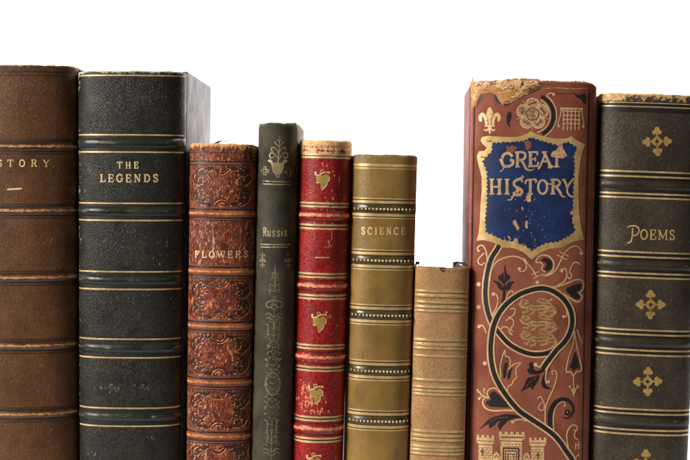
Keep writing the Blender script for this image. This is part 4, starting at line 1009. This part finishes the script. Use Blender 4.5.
a.disc(561.4, 108.6, 1.5); a.disc(582, 108.8, 1.5)
a.build('gilt_portcullis', GH_G)
# three lions in the ring
def lion(ox, oy):
    a.stroke([(ox, oy + 1), (ox + 8, oy + 2.6), (ox + 16, oy + 1.6), (ox + 22, oy + 3.4), (ox + 26, oy + 4.2)], 5.6, taper=(1.2, .9, 1.1))
    a.disc(ox - 2, oy - 2.4, 4.0); a.disc(ox + 1.5, oy + 1.5, 3.4); a.disc(ox + 25, oy + 4, 3.2); a.curl([(ox - 5, oy - 1), (ox - 6.6, oy - 4.4), (ox - 5, oy - 6.4)], 1.2, 0, .9)
    a.curl([(ox - 1, oy + 2), (ox - 5.4, oy + 1.4), (ox - 7.6, oy - 1.6)], 2.6, 0, 1.5)
    a.curl([(ox + 1.4, oy + 3), (ox - .6, oy + 6.4), (ox - 4.4, oy + 6.6)], 2.6, 0, 1.3)
    a.curl([(ox + 7, oy + 4), (ox + 6, oy + 7.4), (ox + 2.6, oy + 8.4)], 2.5, 0, 1.5)
    a.curl([(ox + 20, oy + 4), (ox + 17, oy + 7), (ox + 12.6, oy + 7.6)], 2.6, 0, 1.3)
    a.curl([(ox + 26, oy + 4), (ox + 28, oy + 7), (ox + 24, oy + 9)], 2.6, 0, 1.3)
    a.curl([(ox + 25, oy + 2), (ox + 23, oy - 2), (ox + 14, oy - 3), (ox + 10, oy - 5), (ox + 14, oy - 6.6), (ox + 21, oy - 4.6), (ox + 24, oy - 6)], 1.7, 0, 1.4)
    d.ring(ox - 2.2, oy - 2.6, 1.7, .5, 0, 60, 330); d.stroke([(ox + 1.6, oy + 2), (ox + 1, oy + 4.4)], .5); d.stroke([(ox + 20, oy + 4.6), (ox + 22, oy + 2.6)], .5)
    d.ring(ox - 2, oy - 2.4, 3.2, .6, 0, 20, 200); d.ring(ox + 25, oy + 4.4, 2, .5, 0, 150, 330)
    d.stroke([(ox + 4, oy + 1.4), (ox + 10, oy + 2.2), (ox + 17, oy + 1.6)], .6); d.stroke([(ox - .4, oy + .4), (ox + 2.4, oy - 1.6)], .6)

a = Art(b8, .2); d = Art(b8, .27)
lion(527.4, 305.6); lion(528.4, 321.6); lion(528.8, 337)
ln = a.build('gilt_lions', gilt('lion_gilt', (0.80, 0.50, 0.22), (0.60, 0.34, 0.13), worn=.45, rough=.45, metal=.25)); d.build('lion_details', DKL)
# castle
a = Art(b8, .2); d = Art(b8, .30)
def tower(x0, x1, yt, hc, sx0, sx1, nm):
    n = nm * 2 - 1; w = (x1 - x0) / n
    pts = []
    for i in range(n):
        y = yt if i % 2 == 0 else yt + 2.6
        pts += [(x0 + w * i, y), (x0 + w * (i + 1), y)]
    pts += [(x1, yt + hc - 2), (sx1 + .3, yt + hc), (sx1, yt + hc + 1), (sx1, 505), (sx0, 505), (sx0, yt + hc + 1), (sx0 - .3, yt + hc), (x0, yt + hc - 2)]
    a.poly(pts)
    d.stroke([(x0 + .5, yt + hc - 3), (x1 - .5, yt + hc - 3)], .6, smooth=False)
    d.stroke([(sx0 - .2, yt + hc + .8), (sx1 + .2, yt + hc + .8)], .7, smooth=False)
    y = yt + hc + 3.6; r = 0
    while y < 500:
        d.stroke([(sx0 + .4, y), (sx1 - .4, y)], .3, smooth=False, wear=.0)
        x = sx0 + 1 + (r % 2) * 1.8
        while x < sx1 - 1:
            d.stroke([(x, y), (x, y + 2.4)], .3, smooth=False); x += 3.6
        y += 2.6; r += 1
tower(477, 494.4, 436.2, 9, 479, 492.6, 4)
tower(499.2, 524.6, 432, 8.6, 500.6, 522, 5)
tower(529.2, 546.2, 437.6, 8.4, 531.2, 544, 4)
for x in (503 + 2.4 * i for i in range(9)): d.stroke([(x, 436.6), (x, 438.6)], .9, smooth=False)
for cx in (496.6, 526.6):
    a.poly([(cx - 3.4, 458), (cx - 3, 455.4), (cx, 452), (cx + 3, 455.4), (cx + 3.4, 458), (cx + 3.4, 505), (cx - 3.4, 505)])
    d.stroke([(cx - 2, 459), (cx, 455.6), (cx + 2, 459)], .7, smooth=False)
for cx, cy in ((482.6, 453), (538, 455)):
    d.stroke([(cx, cy - 3.6), (cx, cy + 4)], 1.1, smooth=False); d.stroke([(cx - 2, cy), (cx + 2, cy)], 1.0, smooth=False)
for q, (x0, x1, y0) in enumerate(((503.5, 518.6, 448.4), (505.6, 516.4, 451), (508, 514, 454.4))):
    d.stroke([(x0, 500), (x0, y0), (x1, y0), (x1, 500)], .8 if q else 1.4, smooth=False)
a.build('gilt_castle', gilt('castle_gilt', (1.0, 0.66, 0.33), (0.84, 0.52, 0.24), worn=.35, rough=.42, metal=.2)); d.build('castle_lines', DKL)

# torn, frayed headcap: a crumpled layer of bare cloth
def ragged(bk, outline, lift, amp, seed):
    ps = []
    base = straight(outline, .8, True)
    for i, (x, y) in enumerate(base):
        ps.append((x + .9 * noise.fractal(Vector((x * .35, y * .35, seed)), .8, 2, 4), y + .9 * noise.fractal(Vector((x * .35, y * .35, seed + 7)), .8, 2, 4)))
    n = len(ps); inner = []
    x = min(p[0] for p in ps)
    while x < max(p[0] for p in ps):
        y = min(p[1] for p in ps)
        while y < max(p[1] for p in ps):
            inner.append((x, y)); y += .9
        x += .9
    r = delaunay_2d_cdt([Vector(p) for p in ps + inner], [(i, (i + 1) % n) for i in range(n)], [], 1, 1e-4)
    v = []
    for i, p in enumerate(r[0]):
        lx, lz = bk.loc(p[0], p[1])
        edge = min((p[0] - q[0]) ** 2 + (p[1] - q[1]) ** 2 for q in ps[::2]) ** .5
        q_ = noise.fractal(Vector((p[0] * .07 + .25 * p[1], p[1] * .20 - p[0] * .05, seed + 3)), .8, 2.1, 4)
        h = lift * min(1, edge / 1.2) + amp * (.45 + abs(q_) * 1.5 - .2) * min(1, edge / 1.5)
        zcl = min(lz, bk.zt - .2)
        v.append((lx * S, (bk.depth(lx, zcl) - .1 - max(.05, h)) * S, lz * S))
    return v, [tuple(f) for f in r[2]]
TOPV = [(470.8, 80.4), (472.2, 79.6), (473, 75.6), (474.4, 79.6), (476, 82), (482, 80.8), (490, 81.2), (498.5, 80.2), (505, 79), (511.5, 78.2), (521, 78), (530, 78.6), (536, 78.4), (540, 79.6), (543.5, 82), (541, 84.6), (536, 87), (531, 89.6), (528, 94), (521, 97.6), (515, 100), (511, 103), (506, 103.6), (502.8, 105), (499.6, 101), (496.3, 94.6), (491, 92), (486, 93), (481.4, 93.4), (479.4, 97), (477, 103.5), (474.6, 107), (472.6, 105.4), (472.4, 96), (471.6, 88)]
def torn_mat(name, c1, c2, c3):
    t = NT(name)
    fib = t.noise(520, 8, .75, t.mapping((.5, 1, 1.7), (0, .45, 0)))
    c = t.mix(t.rng(fib, .36, .64), c1, c2)
    c = t.mix(t.rng(t.noise(130, 5, .65), .54, .64), c, c3)
    c = t.mix(t.rng(t.noise(330, 6, .7, t.mapping((.6, 1, 1.5), (0, .4, 0))), .60, .66), c, sr(96, 50, 30))
    return t.done(t.bsdf(c, .85, 0, t.bump(fib, .45, .0005), .2))
mt = torn_mat('torn_cloth', sr(168, 112, 66), sr(222, 172, 116), sr(206, 134, 104))
mt2 = torn_mat('torn_lining', sr(200, 148, 96), sr(240, 200, 150), sr(246, 178, 156))
v, f = ragged(b8, TOPV, .3, .8, 3)
mesh_obj('torn_headcap', v, f, mt, b8.spine)
for sd, poly_, l in ((21, [(474, 82), (483, 81.6), (490, 83), (487, 88), (481, 90), (478, 95), (475, 102), (473.4, 98), (474.6, 90)], .9),
                    (22, [(494, 82), (508, 80), (518, 80), (524, 83), (519, 88), (512, 87), (504, 89.6), (498, 88), (494, 85.6)], .8),
                    (23, [(512, 79), (522, 78.6), (523, 83), (521.4, 88), (518.6, 88), (516, 85)], 1.5),
                    (24, [(524, 80.4), (534, 79.4), (542, 81), (539, 84), (533, 86.6), (527, 90), (521, 95), (517, 97), (520, 90), (523.6, 85)], 1.1),
                    (25, [(497, 92), (505, 91), (512, 93), (516, 96.6), (511, 101), (506, 102.6), (502, 99)], .9)):
    v, f = ragged(b8, poly_, l, .7, sd); mesh_obj('torn_cloth_flap', v, f, mt2 if sd != 25 else mt, b8.spine)
# loose fibres lying over the tear, light and dark
for nm, mm, cnt in (('dark_fibres', ink('dark_fibre', (.05, .022, .012), .3), 46), ('pale_fibres', ink('pale_fibre', sr(240, 205, 160), .3), 60)):
    a = Art(b8, 1.6)
    for _ in range(cnt):
        x = random.uniform(475, 538); y = random.uniform(81, 83 + 15 * max(.15, min(1, (542 - x) / 26) * (.55 + .45 * math.sin(x * .11 + 1.6))))
        an = random.gauss(-.5, .5); ln = random.uniform(2, 6)
        a.stroke([(x, y), (x + ln * .5 * math.cos(an), y + ln * .5 * math.sin(an) + random.uniform(-.6, .6)), (x + ln * math.cos(an), max(80.5, y + ln * math.sin(an)))], random.uniform(.35, .8), taper=(.4, 1, .3))
    a.build(nm, mm)
# dark hollows under the tear
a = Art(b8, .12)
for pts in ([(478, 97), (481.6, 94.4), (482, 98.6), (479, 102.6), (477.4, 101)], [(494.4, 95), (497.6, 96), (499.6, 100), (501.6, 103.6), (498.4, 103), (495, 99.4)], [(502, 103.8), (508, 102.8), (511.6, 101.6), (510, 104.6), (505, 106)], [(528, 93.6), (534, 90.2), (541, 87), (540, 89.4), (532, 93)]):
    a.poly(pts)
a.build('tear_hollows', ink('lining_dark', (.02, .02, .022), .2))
# thin frayed lip along the rest of the head
FR = [(540, 80.6), (548, 80), (556, 80.8), (566, 81), (576, 80.6), (586, 81), (593, 83), (597, 87), (598.2, 92), (596.6, 92.4), (594.6, 88), (590, 85), (580, 83.4), (570, 83.6), (560, 83), (550, 83.6), (541, 84.4)]
v, f = ragged(b8, FR, .25, .4, 11)
mesh_obj('frayed_lip', v, f, cover('frayed_cloth', sr(186, 112, 78), sr(140, 76, 54), sr(80, 36, 24), 'smooth', 900, .8, .8, .2, sr(214, 160, 112), 500, base_wear=.42, gcol=.6), b8.spine, [0.0] * len(v))
a = Art(b8, .2)
a.stroke([(543, 88.6), (556, 87.8), (572, 88.6), (588, 88)], 1.0, taper=(.6, 1, .5)); a.build('crease_line', ink('pale_crease', sr(206, 150, 110), .50))
# frayed threads
a_v, a_f = [], []
for (x0, y0, x1, y1) in ((472.6, 80, 473.6, 75), (474, 80, 476.6, 76.8), (471.2, 81, 470.2, 79), (538, 79, 541, 77.4), (513, 78.4, 514.6, 76.8)):
    q = len(a_v)
    (ax_, az_), (bx_, bz_) = b8.loc(x0, y0), b8.loc(x1, y1)
    for (x, z, r) in ((ax_, az_, .5), ((ax_ + bx_) / 2 + .2, (az_ + bz_) / 2, .4), (bx_, bz_, .2)):
        for i in range(5):
            a_v.append(((x + r * math.cos(i * 1.2566)) * S, (3 + r * math.sin(i * 1.2566)) * S, z * S))
    for j in range(2):
        for i in range(5): a_f.append((q + j * 5 + i, q + j * 5 + (i + 1) % 5, q + j * 5 + 5 + (i + 1) % 5, q + j * 5 + 5 + i))
mesh_obj('loose_threads', a_v, a_f, mt, b8.spine)

# ================================================================== 9 dark brown book at the right edge
m_po = cover('dark_morocco', sr(88, 77, 62), sr(62, 54, 43), sr(22, 18, 14), 'wrinkle', 1050, .5, .45, .33, sr(196, 158, 108), 420, (1, 1, 1), gcol=.5, base_wear=.04, speck=(sr(130, 120, 100), 900, .62, (1, 1, .7)))
m_po_band = cover('dark_band', sr(66, 58, 44), sr(44, 38, 30), sr(10, 8, 6), 'smooth', 700, .6, .42, .4, sr(142, 126, 88), 380, (.6, 1, 1), gcol=.3, wgain=4.5)
class PoemsBook(Book):
    def extra_wear(s, x, z):
        d = s.zt - z
        return (.30 if d < 8.5 else 0) * (1.3 if x < -s.w(z) * .55 else .75)
b9 = PoemsBook('leather_book', 'dark brown leather book lettered POEMS with gilt quatrefoils, at the right edge', 602.5, 708, 593.5, 690.5, 93.5, 22, 2.5, .155, m_po, m_po, PAGES,
          seed=9, rag=1.0, edge_wear=.16, top_wear=.38, side_wear=.25, yaw=-math.radians(2.6), out_l=.3)
a = Art(b9); d = Art(b9, .12)
a.rule(103.2, .9, wear=.05); a.rule(107, 1.0, wear=.02)
d.rule(105, 2.2); d.rule(110.6, 4.2); 
for y0, y1, yb, y2, y3 in ((172, 177, 185.2, 194.2, 198.2), (252.6, 257.4, 265.4, 273.8, 278), (330.5, 335, 342.6, 350.6, 355.4), (409.8, 414.2, 421.6, 430.4, 434.6), (486, 490, 498, 507, 511)):
    b9.band(yb, 4.6, 2.3, m_po_band, wear=.44)
    for y in (y0, y1, y2, y3): a.rule(y, 1.75)
    d.rule((y0 + y1) / 2, 2.2); d.rule((y2 + y3) / 2, 1.9); d.rule(yb - 6, 2.6); d.rule(yb + 6, 2.6)
a.build('gilt_dash', GOLD); d.build('blind_tooling_shade', ink('black_line', (.006, .005, .004), .3), seg='blind_shade_line')
Q_G = gilt('quatrefoil_gilt', (0.80, 0.50, 0.17), (0.60, 0.36, 0.10), worn=.35, rough=.38, metal=.4)
for cx, cy in ((657, 141.4), (650.6, 304.6), (647.6, 381.6), (645.6, 464)):
    a = Art(b9, .2); tilt = random.uniform(-3, 3)
    for i in range(4):
        q = math.radians(90 * i + tilt + random.uniform(-2, 2)); ux, uy = math.cos(q), math.sin(q); vx, vy = -uy, ux
        for (r, sgn, rr) in ((12.2, 0, 2.6), (9.2, 1, 2.35), (9.2, -1, 2.35)):
            a.disc(cx + ux * r + vx * 2.5 * sgn, cy + uy * r + vy * 2.5 * sgn, rr, lift=.02 * r / 9)
        a.stroke([(cx + ux * 9, cy + uy * 9), (cx + ux * 3.6, cy + uy * 3.6)], 2.0, taper=(.6, 1.1), smooth=False)
        qx, qy = cx + ux * 5, cy + uy * 5; q2 = q + math.pi / 2
        a.stroke([(qx, qy), (cx + (ux + math.cos(q2)) * 2.7, cy + (uy + math.sin(q2)) * 2.7), (cx + math.cos(q2) * 5, cy + math.sin(q2) * 5)], 1.5, smooth=False)
    a.ring(cx, cy, 2.6, 1.5, .03)
    a.build('quatrefoil_ornament', Q_G)
a = Art(b9, .2)
P_ = [(632.8, 228), (632.4, 236), (631.2, 241.4), (627.8, 243.4)]
a.stroke(P_, 1.5); a.stroke([(628.6, 226.8), (631, 226), (636, 226.2), (639, 229), (638.4, 233.4), (635, 235.6), (632.6, 235.2)], 1.4); a.disc(628.6, 227, .9); a.disc(628.2, 243, .9)
letters(a, 'OEMS', 640.2, 675.2, 239.2, 9.4, 1.5, .85, gap=.2, rise=.6, jitter=.05)
a.build('title_lettering', gilt('orange_gilt', (0.95, 0.62, 0.27), (0.75, 0.45, 0.17), worn=.36, rough=.4, metal=.3))
SC = ink('pale_scuff', sr(104, 98, 80), .52, .8, 1500)
scuffs(b9, [(600, 262, 1, 14, 8), (598, 345, 1, 30, 10), (604, 365, 3, 2, 6), (612, 137, 3, 4, 6), (614, 318, 4, 4, 6), (601, 410, 1.5, 20, 8)], SC)
scuffs(b2, [(84, 195, 3, 6, 6), (160, 258, 6, 8, 14), (103, 241, 2, 2, 4), (115, 388, 12, 2, 26), (146, 387, 5, 1.5, 8), (152, 438, 5, 1, 7), (92, 455, 3, 1, 5), (79, 243, .6, 3, 6), (78, 160, .6, 16, 8), (120, 300, 18, 4, 12), (173, 300, 2, 8, 7)], SC)
scuffs(b1, [(47, 243, 3, 2, 7), (40, 365, 2, 2, 8), (20, 100, 20, 12, 6), (50, 430, 5, 5, 5)], ink('tan_scuff', sr(126, 92, 58), .5, .8, 1500))
